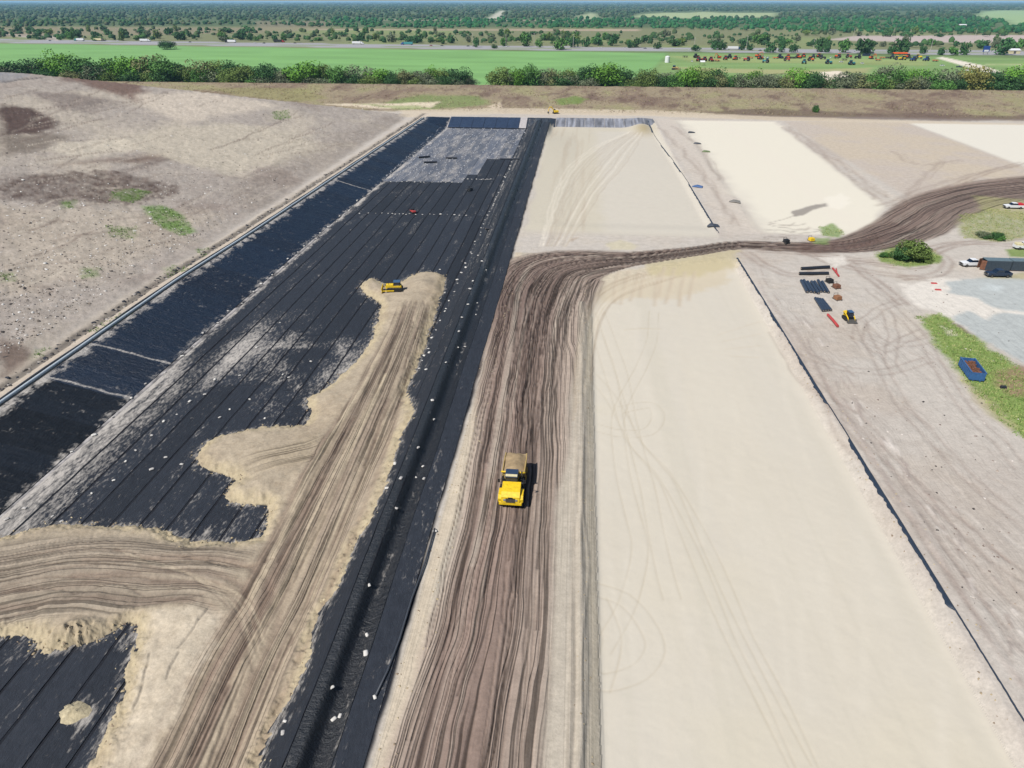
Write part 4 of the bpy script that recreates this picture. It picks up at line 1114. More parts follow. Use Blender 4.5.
for (yl, x0, x1, st_) in ((229, -74, -36, 1.9), (276.5, -75, -47, 2.2), (283, -47, -34, 1.2)):
    xx = x0
    while xx < x1:
        bag(xx, yl + (xx + 55) * .02 + random.uniform(-.6, .6), 'white sandbag in a row across the cross seams of the dark panels', 'sandbags along the cross seams', random.uniform(.9, 1.4)); xx += st_ * random.uniform(.5, 1.6)
# the far grid of sandbags, too many and too small to pick apart
V = []; Fq = []
bv = np.array([(-.36, -.25, 0), (.36, -.25, 0), (.36, .25, 0), (-.36, .25, 0), (-.26, -.17, .2), (.26, -.17, .2), (.26, .17, .2), (-.26, .17, .2)])
bf = [(4, 5, 6, 7), (0, 1, 5, 4), (1, 2, 6, 5), (2, 3, 7, 6), (3, 0, 4, 7)]
for i in range(13):
    xx = xs_l + i * PW
    if xx > -31: break
    yy = 279 if xx < -46 else 326
    while yy < 409:
        yy += random.uniform(1.0, 3.4)
        s_ = random.uniform(.45, .9); a = random.uniform(0, 3); c_, n_ = math.cos(a), math.sin(a)
        cx = xx + random.uniform(-.35, .35) + (random.uniform(0, 4) if random.random() < .3 else 0); cz = float(zbase(np.array(cx), np.array(yy))) + .08
        k = len(V)
        V += [(cx + s_ * (p[0] * c_ - p[1] * n_), yy + s_ * (p[0] * n_ + p[1] * c_), cz + s_ * p[2]) for p in bv]; Fq += [tuple(k + j for j in f_) for f_ in bf]
o = link(bpy.data.objects.new('sandbags', np_mesh('sandbags', V, Fq, smooth_=False))); o.data.materials.append(mat('sandbag_dull', (188, 188, 192), .8))
tag(o, 'rows of tiny white sandbags over the far grey liner', 'sandbags', kind='stuff')

# ------------------------------------------------------------------ machines
YEL = mat('machine_yellow', (240, 200, 34), .5, spec=.4, var=.22, scale=3)
DYEL = mat('machine_yellow_dusty', (190, 164, 104), .65, var=.15)
BLK = mat('machine_black', (34, 34, 36), .6)
TYRE = mat('tyre_rubber', (40, 38, 37), .85, spec=.2)
GLASS = mat('dark_glass', (26, 40, 58), .12, spec=.8, var=.05)
STEEL = mat('worn_steel', (120, 116, 112), .5, .5)
CREAM = mat('cream_panel', (226, 214, 170), .5)
LOAD = mat('load_sand', (166, 144, 112), .95, spec=.1, var=.2, scale=1.2, bump=.15)
LAMP = mat('lamp_lens', (150, 150, 150), .2, spec=.8)
RUST = mat('rusty_steel', (126, 84, 62), .85, var=.3, scale=1.5)
RED = mat('red_plastic', (192, 72, 70), .5)
def wheel(parent, x, y, r, w, rim=STEEL, tyre=TYRE, lugs=False):
    m = MB(); m.cyl((0, 0, 0), (1, 0, 0), r, w * .8, 20); m.cyl((0, 0, 0), (1, 0, 0), r * .93, w, 20)
    if lugs:
        for i in range(18):
            a = 2 * math.pi * i / 18; c_ = Vector((0, math.cos(a) * r, math.sin(a) * r)); b = MB().box(-w * .45, w * .45, -.09, .09, -.05, .07)
            q = Matrix.Rotation(a - math.pi / 2, 4, 'X')
            m.add([tuple((q @ Vector(p)) + c_) for p in b.v], b.f)
    t = m.obj('wheel', tyre, parent); t.location = (x, y, r)
    MB().cyl((math.copysign(w * .47, x), 0, 0), (1, 0, 0), r * .52, w * .12, 14).obj('rim', rim, t)
    return t

# articulated dump truck, front towards -Y
fx, fy = P(511, 511)
T = thing('dump_truck', (-6.95, fy + .15, ground_z(-6.95, fy + 4)), 0, 'yellow articulated dump truck carrying a heaped load of brown sand down the haul road', 'dump truck')
m = MB()
m.box(-.55, .55, .9, 9.0, .75, 1.25); m.box(-.6, .6, 8.4, 9.5, .9, 1.2); m.obj('chassis', BLK, T)
hood = MB()
hood.prism([(.35, .95), (.15, 1.25), (.25, 2.0), (.9, 2.45), (2.75, 2.75), (2.75, 1.2), (1.6, 1.2), (1.5, .95)], -1.25, 1.25)
hd = hood.obj('hood', YEL, T)
MB().box(-.62, .62, .10, .2, 1.25, 1.85).obj('grille', BLK, hd)
for k in range(5): MB().box(-.6, .6, .06, .1, 1.3 + k * .11, 1.34 + k * .11).obj('grille_bar', STEEL, hd)
for s_ in (-1, 1):
    f_ = MB(); f_.prism([(.3, 1.15), (.25, 1.7), (.75, 2.0), (2.1, 2.0), (2.6, 1.75), (2.6, 1.5), (2.0, 1.75), (.9, 1.75), (.6, 1.5), (.55, 1.15)], s_ * 1.25 if s_ > 0 else -1.68, 1.68 if s_ > 0 else -1.25); f_.obj('fender', YEL, T)
    MB().box(s_ * .78 - .16, s_ * .78 + .16, .12, .22, 1.45, 1.7).obj('headlight', LAMP, hd)
    mr = MB(); mr.tube([(s_ * 1.15, 2.9, 3.1), (s_ * 1.75, 2.7, 3.05)], .03); mr.box(s_ * 1.78 - .14, s_ * 1.78 + .14, 2.62, 2.7, 2.6, 3.15); mr.obj('mirror', BLK, T)
    MB().box(s_ * 1.45 - .22, s_ * 1.45 + .22, 2.7, 3.4, .7, 1.7).obj('step', BLK, T)
MB().box(-1.55, 1.55, .18, .5, .75, 1.2, bev=.05).obj('bumper', YEL, T)
MB().box(-.3, .3, .16, .24, 1.9, 1.98).obj('hood_vent', BLK, hd)
cab = MB(); cab.box(-.95, .75, 2.75, 4.45, 1.2, 2.55); cab.obj('cab', YEL, T)
MB().box(-.93, .73, 2.78, 4.42, 2.55, 3.45, .1, .12).obj('cab_glass', GLASS, T)
for (a, b) in ((-.95, 2.76), (.69, 2.76), (-.95, 4.36), (.69, 4.36)):
    MB().tube([(a + .03, b + .03, 2.5), (a + (.1 if a < 0 else -.04), b + (.13 if b < 3 else -.06), 3.46)], .06, 6).obj('pillar', BLK, T)
rf_ = MB().box(-.98, .78, 2.7, 4.5, 3.45, 3.62, bev=.06).obj('cab_roof', mat('roof_dark', (48, 66, 92), .4), T)
MB().box(-.9, .7, 2.72, 3.2, 3.625, 3.67).obj('roof_visor', CREAM, rf_)
m = MB(); m.box(.85, 1.55, 3.1, 4.4, 1.2, 2.3, bev=.05); m.obj('engine_box', BLK, T)
m = MB(); m.cyl((1.2, 4.3, 2.6), (0, 0, 1), .09, 1.6, 10); m.obj('exhaust', STEEL, T)
# dump bed: open tray
b0, b1 = 4.65, 9.7
bed = MB()
def bedring(y, zb, zt, hwb, hwt): return [(-hwt, y, zt), (-hwb, y, zb), (hwb, y, zb), (hwt, y, zt)]
rings = [bedring(b0, 1.7, 3.0, 1.15, 1.58), bedring(7.2, 1.4, 2.9, 1.2, 1.62), bedring(8.6, 1.5, 2.8, 1.2, 1.62), bedring(b1, 2.0, 2.7, 1.2, 1.58)]
inr = [[(p[0] * .93, p[1] + (.12 if k == 0 else 0), p[2] + (.1 if j in (1, 2) else 0)) for j, p in enumerate(r)] for k, r in enumerate(rings)]
v = [p for r in rings for p in r] + [p for r in inr for p in r]; f = []
for k in range(3):
    for j in range(3):
        f.append((k * 4 + j, k * 4 + 4 + j, k * 4 + 5 + j, k * 4 + 1 + j)); f.append((16 + k * 4 + 1 + j, 16 + k * 4 + 5 + j, 16 + k * 4 + 4 + j, 16 + k * 4 + j))
    for j in (0, 3): f.append((k * 4 + j, 16 + k * 4 + j, 16 + k * 4 + 4 + j, k * 4 + 4 + j))
f += [(0, 1, 2, 3), (19, 18, 17, 16), (0, 3, 19, 16), (12, 28, 29, 13), (13, 29, 30, 14), (14, 30, 31, 15)]
bed.add(v, f); bd = bed.obj('dump_bed', DYEL, T)
sg = MB(); n = 9
sg.tube([(-1.66 + 3.32 * i / (n - 1), b0 - .15 - .25 * math.sin(math.pi * i / (n - 1)), 3.05 + .18 * math.sin(math.pi * i / (n - 1))) for i in range(n)], .13, 8); sg.obj('spill_guard', YEL, bd, True)
for s_ in (-1, 1):
    for yy in (5.4, 6.3, 7.2, 8.1): MB().box(s_ * 1.58 - .05, s_ * 1.58 + .05, yy - .07, yy + .07, 1.7, 2.85).obj('rib', DYEL, bd)
V = []; Fq = []; nx, ny = 12, 20
for j in range(ny):
    for i in range(nx):
        a = i / (nx - 1) * 2 - 1; b = j / (ny - 1)
        V.append((a * 1.5, b0 + .1 + b * (b1 - b0 - .2), 2.62 + .62 * (1 - abs(a) ** 1.8) * min(1, (b * 5) + .2, (1 - b) * 4 + .1) + .12 * float(vnoise(np.array(a * 3), np.array(b * 7), 3))))
ii = np.arange(nx * ny).reshape(ny, nx); Fq = np.stack([ii[:-1, :-1], ii[:-1, 1:], ii[1:, 1:], ii[1:, :-1]], -1).reshape(-1, 4)
me = np_mesh('sand_load', V, Fq); me.materials.append(LOAD); link(bpy.data.objects.new('sand_load', me), T)
for s_ in (-1, 1):
    wheel(T, s_ * 1.3, 1.45, .88, .72, YEL, lugs=True); wheel(T, s_ * 1.3, 6.2, .88, .72, YEL, lugs=True); wheel(T, s_ * 1.3, 8.05, .88, .72, YEL, lugs=True)

def bulldozer(loc, rz, label, paint, sc=1.0):
    D = thing('bulldozer', loc, rz, label, 'bulldozer'); D.scale = (sc,) * 3
    for s_ in (-1, 1):
        t = MB(); p = [(-1.9, .35), (-1.6, .05), (1.6, .05), (2.0, .4), (2.0, .7), (1.6, 1.0), (-1.5, 1.1), (-1.9, .8)]
        t.prism([(a, b) for a, b in p], s_ * 1.1 - .3, s_ * 1.1 + .3); tr = t.obj('track', BLK, D)
        for k in range(9): MB().box(s_ * 1.1 - .31, s_ * 1.1 + .31, -1.6 + k * .38, -1.48 + k * .38, 1.02, 1.14).obj('track_pad', STEEL, tr)
    m = MB(); m.box(-.62, .62, -2.1, -.1, .7, 1.75, .06, .1, .06); m.obj('hood', paint, D)
    m = MB(); m.box(-.78, .78, -.15, 1.75, .6, 1.5, bev=.05); m.obj('body', paint, D)
    MB().box(-.68, .68, 0, 1.35, 1.5, 2.35, .05, .08).obj('cab_glass', GLASS, D)
    for a in (-.7, .7):
        for b in (0, 1.38): MB().box(a - .06, a + .06, b - .06, b + .06, 1.5, 2.4).obj('pillar', BLK, D)
    MB().box(-.82, .82, -.15, 1.55, 2.4, 2.52, bev=.04).obj('cab_roof', mat('roof_bluegrey', (62, 96, 132), .5), D)
    bl = MB(); bl.prism([(-3.0, .05), (-2.85, .5), (-3.0, 1.15), (-3.12, 1.15), (-2.98, .5), (-3.12, .05)], -1.75, 1.75); bl.obj('blade', paint, D)
    for s_ in (-1, 1): MB().box(s_ * 1.5 - .08, s_ * 1.5 + .08, -2.9, 0, .4, .62).obj('push_arm', paint, D)
    MB().tube([(.35, -1.4, 1.7), (.35, -1.4, 2.5)], .06).obj('exhaust', BLK, D)
    return D
bx, by = P(394, 291, -3.0)
bulldozer((bx + .2, by, ground_z(bx, by)), -math.pi / 2 + .15, 'small yellow bulldozer at the tip of the sand pushed over the liner', YEL, 1.0)
gx, gy = P(562, 114)
def excavator(name, loc, rz, label, paint, sc=1.0, group=None):
    D = thing(name, loc, rz, label, 'excavator', group); D.scale = (sc,) * 3
    for s_ in (-1, 1):
        t = MB(); t.prism([(-1.9, .4), (-1.6, .05), (1.6, .05), (1.9, .4), (1.6, .85), (-1.6, .85)], s_ * 1.05 - .3, s_ * 1.05 + .3); t.obj('track', BLK, D)
    MB().box(-1.2, 1.2, -1.2, 1.9, 1.0, 2.1, bev=.1).obj('house', paint, D)
    MB().box(-1.15, -.2, -1.5, 0, 1.2, 2.9, .06, .08).obj('cab', GLASS, D)
    m = MB(); m.tube([(.3, -1.0, 1.8), (.3, -3.2, 4.4), (.3, -4.6, 4.2)], [.3, .34, .22], 6); m.obj('boom', paint, D)
    m = MB(); m.tube([(.3, -4.5, 4.4), (.3, -5.4, 1.6)], [.22, .16], 6); m.obj('arm', paint, D)
    m = MB(); m.prism([(-5.9, .6), (-5.2, .3), (-4.7, .8), (-4.9, 1.6), (-5.5, 1.7)], -.2, .8); m.obj('bucket', STEEL, D)
    return D
excavator('excavator', (gx - 4, gy + 1, ground_z(gx - 4, gy + 1)), -1.2, 'small yellow excavator working behind the far end slope', YEL, .9)

# compact track loader, bucket towards the camera
lx, ly = P(850, 322)
L = thing('track_loader', (lx, ly + 1.2, ground_z(lx, ly + 1.2)), .12, 'yellow and black compact track loader standing on the bare yard', 'loader')
for s_ in (-1, 1):
    t = MB(); t.prism([(-1.0, .35), (-.7, .03), (.9, .03), (1.3, .4), (.9, .8), (-.7, .7)], s_ * .78 - .2, s_ * .78 + .2); t.obj('track', BLK, L)
    a = MB(); a.tube([(s_ * .8, 1.3, 1.5), (s_ * .8, .2, 1.45), (s_ * .75, -1.1, .9), (s_ * .7, -1.5, .4)], .11, 6); a.obj('lift_arm', YEL, L)
MB().box(-.55, .55, .4, 1.6, .5, 1.6, bev=.08).obj('engine_cover', YEL, L)
MB().box(-.5, .5, -.8, .5, .5, 2.0, .04, .06).obj('cab', BLK, L)
MB().box(-.52, .52, -.85, .55, 2.0, 2.08).obj('cab_roof', mat('roof_bluegrey', (62, 96, 132), .5), L)
MB().box(-.42, .42, -.86, -.8, .9, 1.85).obj('windscreen', GLASS, L)
bk = MB(); bk.prism([(-2.2, .08), (-1.5, .08), (-1.4, .7), (-1.5, .72), (-1.6, .2), (-2.2, .16)], -1.05, 1.05); bk.obj('bucket', STEEL, L)

# vehicles ----------------------------------------------------------
def pickup(loc, rz, label, paint, group=None, bed_fill=None, cap=None):
    T = thing('pickup_truck', loc, rz, label, 'pickup truck', group)
    m = MB(); m.prism([(-2.85, .5), (-2.9, .85), (-2.75, 1.1), (-1.2, 1.2), (-1.2, .5)], -.98, .98); m.obj('hood', paint, T)
    m = MB(); m.box(-.98, .98, -1.2, .95, .5, 1.25, bev=.03); m.obj('body', paint, T)
    g = MB(); g.prism([(-1.25, 1.22), (-.55, 1.82), (.75, 1.82), (.95, 1.22)], -.85, .85); g.obj('windows', GLASS, T)
    g = MB(); g.prism([(-.6, 1.8), (-.5, 1.9), (.7, 1.9), (.78, 1.8)], -.82, .82); g.obj('roof', paint, T)
    for s_ in (-1, 1): MB().box(s_ * .93 - .05, s_ * .93 + .05, .95, 2.85, .55, 1.22).obj('bed_side', paint, T)
    MB().box(-.9, .9, .95, 2.8, .55, .68).obj('bed_floor', bed_fill or BLK, T); MB().box(-.95, .95, 2.8, 2.9, .55, 1.2).obj('tailgate', paint, T)
    MB().box(-.95, .95, -2.98, -2.88, .45, .68).obj('bumper', STEEL, T); MB().box(-.5, .5, -2.93, -2.87, .7, .98).obj('grille', BLK, T)
    for s_ in (-1, 1):
        MB().box(s_ * .75 - .17, s_ * .75 + .17, -2.92, -2.84, .78, 1.0).obj('headlight', LAMP, T)
        wheel(T, s_ * .88, -1.9, .4, .28); wheel(T, s_ * .88, 1.85, .4, .28)
    if cap: MB().box(-.9, .9, 1.0, 2.7, .7, 1.75, .05, .05, .05).obj('cargo_box', cap, T)
    return T
WHITE = mat('white_paint', (240, 240, 240), .4, spec=.5, var=.05)
NAVY = mat('navy_paint', (34, 50, 74), .35, spec=.6, var=.08)
x_, y_ = P(973, 267); pickup((x_, y_ + .8, ground_z(x_, y_)), -math.pi / 2 + .1, 'white pickup truck parked beside the open end of the container', WHITE, bed_fill=STEEL)
x_, y_ = P(999, 277.5); pickup((x_, y_ + .8, ground_z(x_, y_)), -math.pi / 2 + .04, 'dark navy pickup truck parked in front of the grey container', NAVY)
x_, y_ = P(1014, 209); pickup((x_, y_ + .8, ground_z(x_, y_)), -math.pi / 2 + .02, 'white pickup truck with a red load parked on the dry grass', WHITE, cap=mat('red_tarp', (206, 36, 52), .6))
x_, y_ = P(1026, 250); pickup((x_, y_ + .8, ground_z(x_, y_)), math.pi / 2, 'white pickup truck with a cream cargo box on the grass edge', WHITE, cap=CREAM)
CONT = mat('container_paint', (64, 76, 86), .6, var=.2); CONTR = mat('container_roof', (104, 122, 130), .55, var=.2)
def container(loc, rz, label, L_, open_=False, paint=CONT, roof=CONTR):
    K = thing('shipping_container', loc, rz, label, 'container', None)
    m = MB()
    for s_ in (-1, 1): m.box(s_ * 1.2 - .04, s_ * 1.2 + .04, -L_ / 2, L_ / 2, .15, 2.55)
    m.box(-1.16, 1.16, L_ / 2 - .08, L_ / 2, .15, 2.55); m.obj('wall', paint, K)
    m = MB(); m.box(-1.22, 1.22, -L_ / 2, L_ / 2, .05, .15); m.obj('floor', RUST, K)
    MB().box(-1.25, 1.25, -L_ / 2 - .02, L_ / 2 + .02, 2.55, 2.68).obj('roof', roof, K)
    n = int(L_ / .55)
    for s_ in (-1, 1):
        for k in range(n): MB().box(s_ * 1.26 - .03, s_ * 1.26 + .03, -L_ / 2 + .2 + k * .55, -L_ / 2 + .42 + k * .55, .2, 2.5).obj('rib', paint, K)
    if open_:
        for s_ in (-1, 1):
            d = MB(); d.box(-.04, .04, -1.15, 0, .15, 2.5); d_ = d.obj('door', RUST, K); d_.location = (s_ * 1.18, -L_ / 2, 0); d_.rotation_euler = (0, 0, s_ * -.5)
        MB().box(-.9, .9, -L_ / 2 + .6, -L_ / 2 + 2, .16, 1.3).obj('cargo', mat('crate_brown', (150, 104, 72), .8), K)
    else: MB().box(-1.16, 1.16, -L_ / 2, -L_ / 2 + .08, .15, 2.55).obj('door', paint, K)
    return K
x_, y_ = P(985, 271); y_ += 1.6
container((x_ + 3.05, y_, ground_z(x_ + 3, y_)), math.pi / 2 * -1 + math.pi * 0, 'blue grey shipping container with open rusty doors and a pale roof', 6.06, True)
container((x_ + 9.4, y_ + .1, ground_z(x_ + 9, y_)), -math.pi / 2, 'blue grey shipping container standing end to end behind the open one', 6.06)

# blue roll-off skip
bx, by = P(969, 374)
S = thing('roll_off_dumpster', (73.9, 118.2, ground_z(73.9, 118.2)), math.radians(-8), 'open blue roll off dumpster half filled with rusty scrap on the verge', 'dumpster')
BLUE = mat('dumpster_blue', (60, 104, 156), .6, var=.25)
for s_ in (-1, 1):
    w_ = MB(); w_.box(s_ * 1.15 - .05, s_ * 1.15 + .05, -3.1, 3.1, .3, 1.75); sd_ = w_.obj('side', BLUE, S)
    MB().box(s_ * 1.19 - .09, s_ * 1.19 + .09, -3.12, 3.12, 1.75, 1.87).obj('top_rail', BLUE, sd_)
    for k in range(8): MB().box(s_ * 1.25 - .05, s_ * 1.25 + .05, -2.9 + k * .81, -2.76 + k * .81, .3, 1.74).obj('rib', BLUE, sd_)
MB().box(-1.09, 1.09, -3.1, -3.0, .3, 1.8).obj('end_gate', BLUE, S); MB().box(-1.09, 1.09, 3.0, 3.1, .3, 1.8).obj('end_wall', BLUE, S)
MB().box(-1.1, 1.1, -3.0, 3.0, .25, .34).obj('floor', RUST, S)
for s_ in (-1, 1): MB().box(s_ * .6 - .08, s_ * .6 + .08, -3.1, 3.1, .02, .25).obj('skid_rail', BLUE, S)
sc = MB(); r_ = random.Random(3)
for k in range(130):
    cx, cy = r_.uniform(-.9, .9), r_.uniform(-2.8, 2.8); a, b = r_.uniform(.08, .5), r_.uniform(.08, .7)
    sc.box(cx - a / 2, cx + a / 2, cy - b / 2, cy + b / 2, .3, r_.uniform(.9, 1.6))
so = sc.obj('scrap', RUST, S); so['kind'] = 'stuff'
o = MB().box(-.5, .5, -.3, .3, 0, .45, .05, .05, .05).obj('crate', mat('black_crate', (40, 44, 52), .6)); x_, y_ = P(1003, 388); o.location = (x_, y_, ground_z(x_, y_)); tag(o, 'small black crate left on the brush heap beside the verge', 'crate')

# liner rolls and site materials
ROLLM = mat('liner_roll', (50, 62, 80), .4, spec=.5, bump=.03); ROLLK = mat('liner_roll_black', (38, 42, 52), .5)
def roll(a, b, r, label, group, m_=ROLLM):
    a = Vector(a); b = Vector(b); c = (a + b) / 2; d = b - a
    R_ = thing('liner_roll', (c.x, c.y, min(a.z, b.z) - r), 0, label, 'liner roll', group)
    MB().cyl((0, 0, c.z - R_.location.z), d, r, d.length, 16).obj('sheet', m_, R_, False); MB().cyl((0, 0, c.z - R_.location.z), d, r * .3, d.length + .3, 10).obj('core_tube', mat('core_card', (160, 140, 116), .8), R_)
    return R_
gz = lambda q: (q[0], q[1], ground_z(*q))
for k in range(7):
    a = P(800.5 + k * 3.5 + random.uniform(-.5, .5), 282.5 + random.uniform(-1, 1)); b = P(807 + k * 3.5 + random.uniform(-.5, .5), 293.5 + random.uniform(-1, 1))
    za = ground_z(*a)
    roll((a[0], a[1], za + .36), (b[0], b[1], za + .36), .36, 'blue black liner roll in the wide row on the yard', 'liner rolls laid side by side')
for k in range(4):
    a = P(815 + k * 2.3, 299.5 + k * .4); b = P(823 + k * 2.5, 312 - k * .2); za = ground_z(*a)
    roll((a[0], a[1], za + .33), (b[0], b[1], za + .33), .33, 'blue black liner roll in the narrow row nearer the red poles', 'liner rolls in the narrow row')
a = P(801, 270); b = P(829, 268.3); za = ground_z(*a); roll((a[0], a[1], za + .4), (b[0], b[1], za + .4), .4, 'single black liner roll lying crosswise near the cross road', None, ROLLK)
a = P(799, 275); b = P(828, 274.6); za = ground_z(*a); roll((a[0], a[1], za + .4), (b[0], b[1], za + .4), .4, 'single black liner roll lying crosswise next to the wide row of rolls', None, ROLLK)
def pole(p, q, r, label, m_, name='pole'):
    a = P(*p); b = P(*q); o = MB().tube([(a[0], a[1], ground_z(*a) + r + .05), ((a[0] + b[0]) / 2, (a[1] + b[1]) / 2, ground_z(*a) + r + .12), (b[0], b[1], ground_z(*b) + r + .05)], r, 8).obj(name, m_); tag(o, label, name.replace('_', ' '))
pole((827.5, 316), (837.5, 327.5), .28, 'thick red pole lying on the ground below the narrow row of rolls', RED)
pole((832.5, 269), (838.5, 277), .22, 'red pole lying beside the crosswise liner rolls', RED)
pole((836, 269.5), (837, 275), .16, 'short red pole lying against a longer red pole', RED)
for q, lb in (((934, 283.5), 'red marker mat lying on the white gravel by the bush'), ((938, 290), 'red marker mat lying on the white gravel by the grey pad')):
    a = P(*q); o = MB().box(-.7, .7, -.35, .35, 0, .22, .08, .08, .04).obj('marker_mat', RED); o.location = (a[0], a[1], ground_z(*a)); tag(o, lb, 'mat')
def skid(p, label, m_):
    a = P(*p); K = thing('equipment_skid', (a[0], a[1], ground_z(*a)), .3, label, 'equipment')
    for s_ in (-1, 1): MB().box(s_ * .6 - .08, s_ * .6 + .08, -1, 1, 0, .2).obj('runner', STEEL, K)
    MB().box(-.7, .7, -.8, .6, .2, 1.0, .05, .05, .05).obj('housing', m_, K); MB().tube([(-.5, .8, .2), (-.5, .8, 1.3), (.5, .8, 1.3), (.5, .8, .2)], .05, 6).obj('frame', BLK, K)
skid((836, 288), 'rust red equipment skid beside the wide row of liner rolls', RUST); skid((829, 282.5), 'dark equipment skid between the rolls and the rusty skid', BLK)
skid((837, 299.5), 'small brown equipment skid by the narrow row of liner rolls', mat('crate_brown', (150, 104, 72), .8))
skid((786, 242.5), 'dark pump skid standing by the puddle beside the haul road', BLK); skid((811, 241), 'black and yellow skid on the grass beside the haul road', YEL)
for q, lb in (((691, 132), 'dark bundle of liner at the far end of the bright sand cell'), ((697, 143), 'thin dark bundle of liner on the bright sand'), ((698, 187), 'blue bundle of sheeting beside the long liner edge'), ((713, 226), 'dark bundle of liner beside the thin broken liner edge'), ((735, 202), 'grey plank pile on the edge of the bright sand cell'), ((706, 151), 'green plank pile on the bright sand')):
    a = P(*q); o = MB(); 
    for k in range(5): o.tube([(-1.8 + .2 * k, .5 * k - 1.0, .15 + .05 * k), (0, .5 * k - 1.1, .35), (1.9 - .1 * k, .45 * k - .9, .15)], .26, 6)
    o = o.obj('bundle', mat('bundle_' + lb.split()[0], {'dark': (52, 60, 74), 'thin': (84, 86, 92), 'blue': (58, 96, 150), 'grey': (120, 116, 110), 'green': (112, 128, 84)}[lb.split()[0]], .6)); o.location = (a[0], a[1], ground_z(*a)); o.rotation_euler = (0, 0, random.uniform(-.6, .4)); tag(o, lb, 'bundle')
# small things on the liner
def utv(p, z, label, m_):
    a = P(p[0], p[1], z); K = thing('utility_vehicle', (a[0], a[1], z + .12), random.uniform(0, 3), label, 'utility vehicle')
    MB().box(-.65, .65, -1.4, 1.4, .45, .85, .04, .04, .05).obj('body', m_, K); MB().box(-.6, .6, .3, 1.35, .85, 1.05).obj('cargo_bed', BLK, K); MB().box(-.62, .62, -.7, .4, 1.75, 1.82).obj('roof', BLK, K)
    for s_ in (-1, 1):
        for b in (-.65, .35): MB().tube([(s_ * .58, b, .8), (s_ * .58, b, 1.76)], .04, 6).obj('post', BLK, K)
        wheel(K, s_ * .6, -1.0, .32, .25); wheel(K, s_ * .6, 1.0, .32, .25)
utv((470, 191), -4, 'small dark utility vehicle on the far dark panels', BLK); utv((413, 213), -4, 'small red utility vehicle on the dark panels', RED)
def lroll(p, q, z, label, r=.32):
    a = P(*p, z); b = P(*q, z); roll((a[0], a[1], z + .15 + r), (b[0], b[1], z + .15 + r), r, label, None, ROLLK)
lroll((419, 158.5), (430, 157.5), -4, 'black liner roll left at the left of the grey gridded floor', .4); lroll((446, 159), (457, 159), -4, 'short black liner roll on the middle of the grey gridded floor', .4)
lroll((424, 163.5), (437, 163), -4, 'black liner roll lying just below another on the grey gridded floor', .4); lroll((486, 230.5), (501, 230.5), -1.2, 'black liner roll lying across the lined berm', .45); lroll((500, 160), (525, 160), -.6, 'long black liner roll across the far end of the lined berm', .3)

# ------------------------------------------------------------------ vegetation
LEAFC = {'bright': (88, 128, 46), 'green': (72, 108, 50), 'dark': (52, 82, 44), 'olive': (90, 108, 54), 'gray': (92, 100, 76), 'brown': (98, 102, 66), 'orange': (116, 114, 60), 'far': (56, 92, 52)}
LM = {}
def leaf_mat(k):
    m, nt, b = new_mat('leaf_' + k)
    c = s2l(LEAFC[k]) * 1.12
    oi = N(nt, 'ShaderNodeObjectInfo').outputs['Random']; nz = noise(nt, N(nt, 'ShaderNodeTexCoord').outputs['Object'], .45, 3, .6)
    cc = N(nt, 'ShaderNodeRGB'); cc.outputs[0].default_value = (*[float(q) for q in c], 1)
    nt.links.new(scale_col(nt, cc.outputs[0], math_(nt, 'MULTIPLY', mapr(nt, nz, .3, .7, .82, 1.18), mapr(nt, oi, 0, 1, .85, 1.15))), b.inputs['Base Color'])
    b.inputs['Roughness'].default_value = .8; b.inputs['Specular IOR Level'].default_value = .2
    return m
for k in LEAFC: LM[k] = leaf_mat(k)
BARK = mat('bark', (104, 92, 80), .9)
def crown_mesh(seed, n_clump, n_leaf, leaf, squash=.75, dens=1.0):
    r = np.random.default_rng(seed); V = []; Fq = []
    cl_ = r.normal(size=(n_clump, 3)); cl_ /= np.linalg.norm(cl_, axis=1)[:, None]; cl_ *= (r.random((n_clump, 1)) ** .5) * .72
    cl_[:, 2] = cl_[:, 2] * squash
    out = []
    for c in cl_:
        R_ = r.uniform(.22, .42)
        d = r.normal(size=(n_leaf, 3)); d /= np.linalg.norm(d, axis=1)[:, None]
        p = c + d * R_ * r.uniform(.7, 1.05, (n_leaf, 1)) * np.array([1, 1, .8])
        nrm = d + .55 * r.normal(size=(n_leaf, 3)); nrm /= np.linalg.norm(nrm, axis=1)[:, None]
        t = np.cross(nrm, r.normal(size=(n_leaf, 3))); t /= np.linalg.norm(t, axis=1)[:, None]; b = np.cross(nrm, t)
        s = leaf * r.uniform(.6, 1.3, (n_leaf, 1))
        out.append(np.stack([p - t * s, p - b * s * .7, p + t * s, p + b * s * .7], 1))
    A = np.concatenate(out).reshape(-1, 3); lo = np.percentile(A, 1.5, axis=0); hi = np.percentile(A, 98.5, axis=0); A = (A - (lo + hi) / 2) / ((hi - lo) / 2)
    return np_mesh('crown', A, np.arange(len(A)).reshape(-1, 4), smooth_=False)
CROWNS = [crown_mesh(s_, 34, 90, .045) for s_ in range(7)]
CROWNS += [crown_mesh(20 + s_, 24, 50, .05) for s_ in range(3)]      # sparse
FARC = [crown_mesh(40 + s_, 22, 18, .13) for s_ in range(6)]
for me in CROWNS + FARC: me.materials.append(LM['green'])
def trunk_mesh(seed):
    r = random.Random(seed); m = MB(); m.tube([(0, 0, 0), (.03, .02, .25), (-.02, .03, .5), (.02, 0, .72)], [.05, .04, .032, .018], 7)
    for k in range(5):
        a = k * 1.26 + r.uniform(-.4, .4); z0 = r.uniform(.25, .5); L_ = r.uniform(.2, .34)
        m.tube([(0, 0, z0), (L_ * .6 * math.cos(a), L_ * .6 * math.sin(a), z0 + .14), (L_ * math.cos(a), L_ * math.sin(a), z0 + .3)], [.02, .014, .006], 5)
    return m.mesh('trunk', BARK, True)
TRUNKS = [trunk_mesh(s_) for s_ in range(3)]
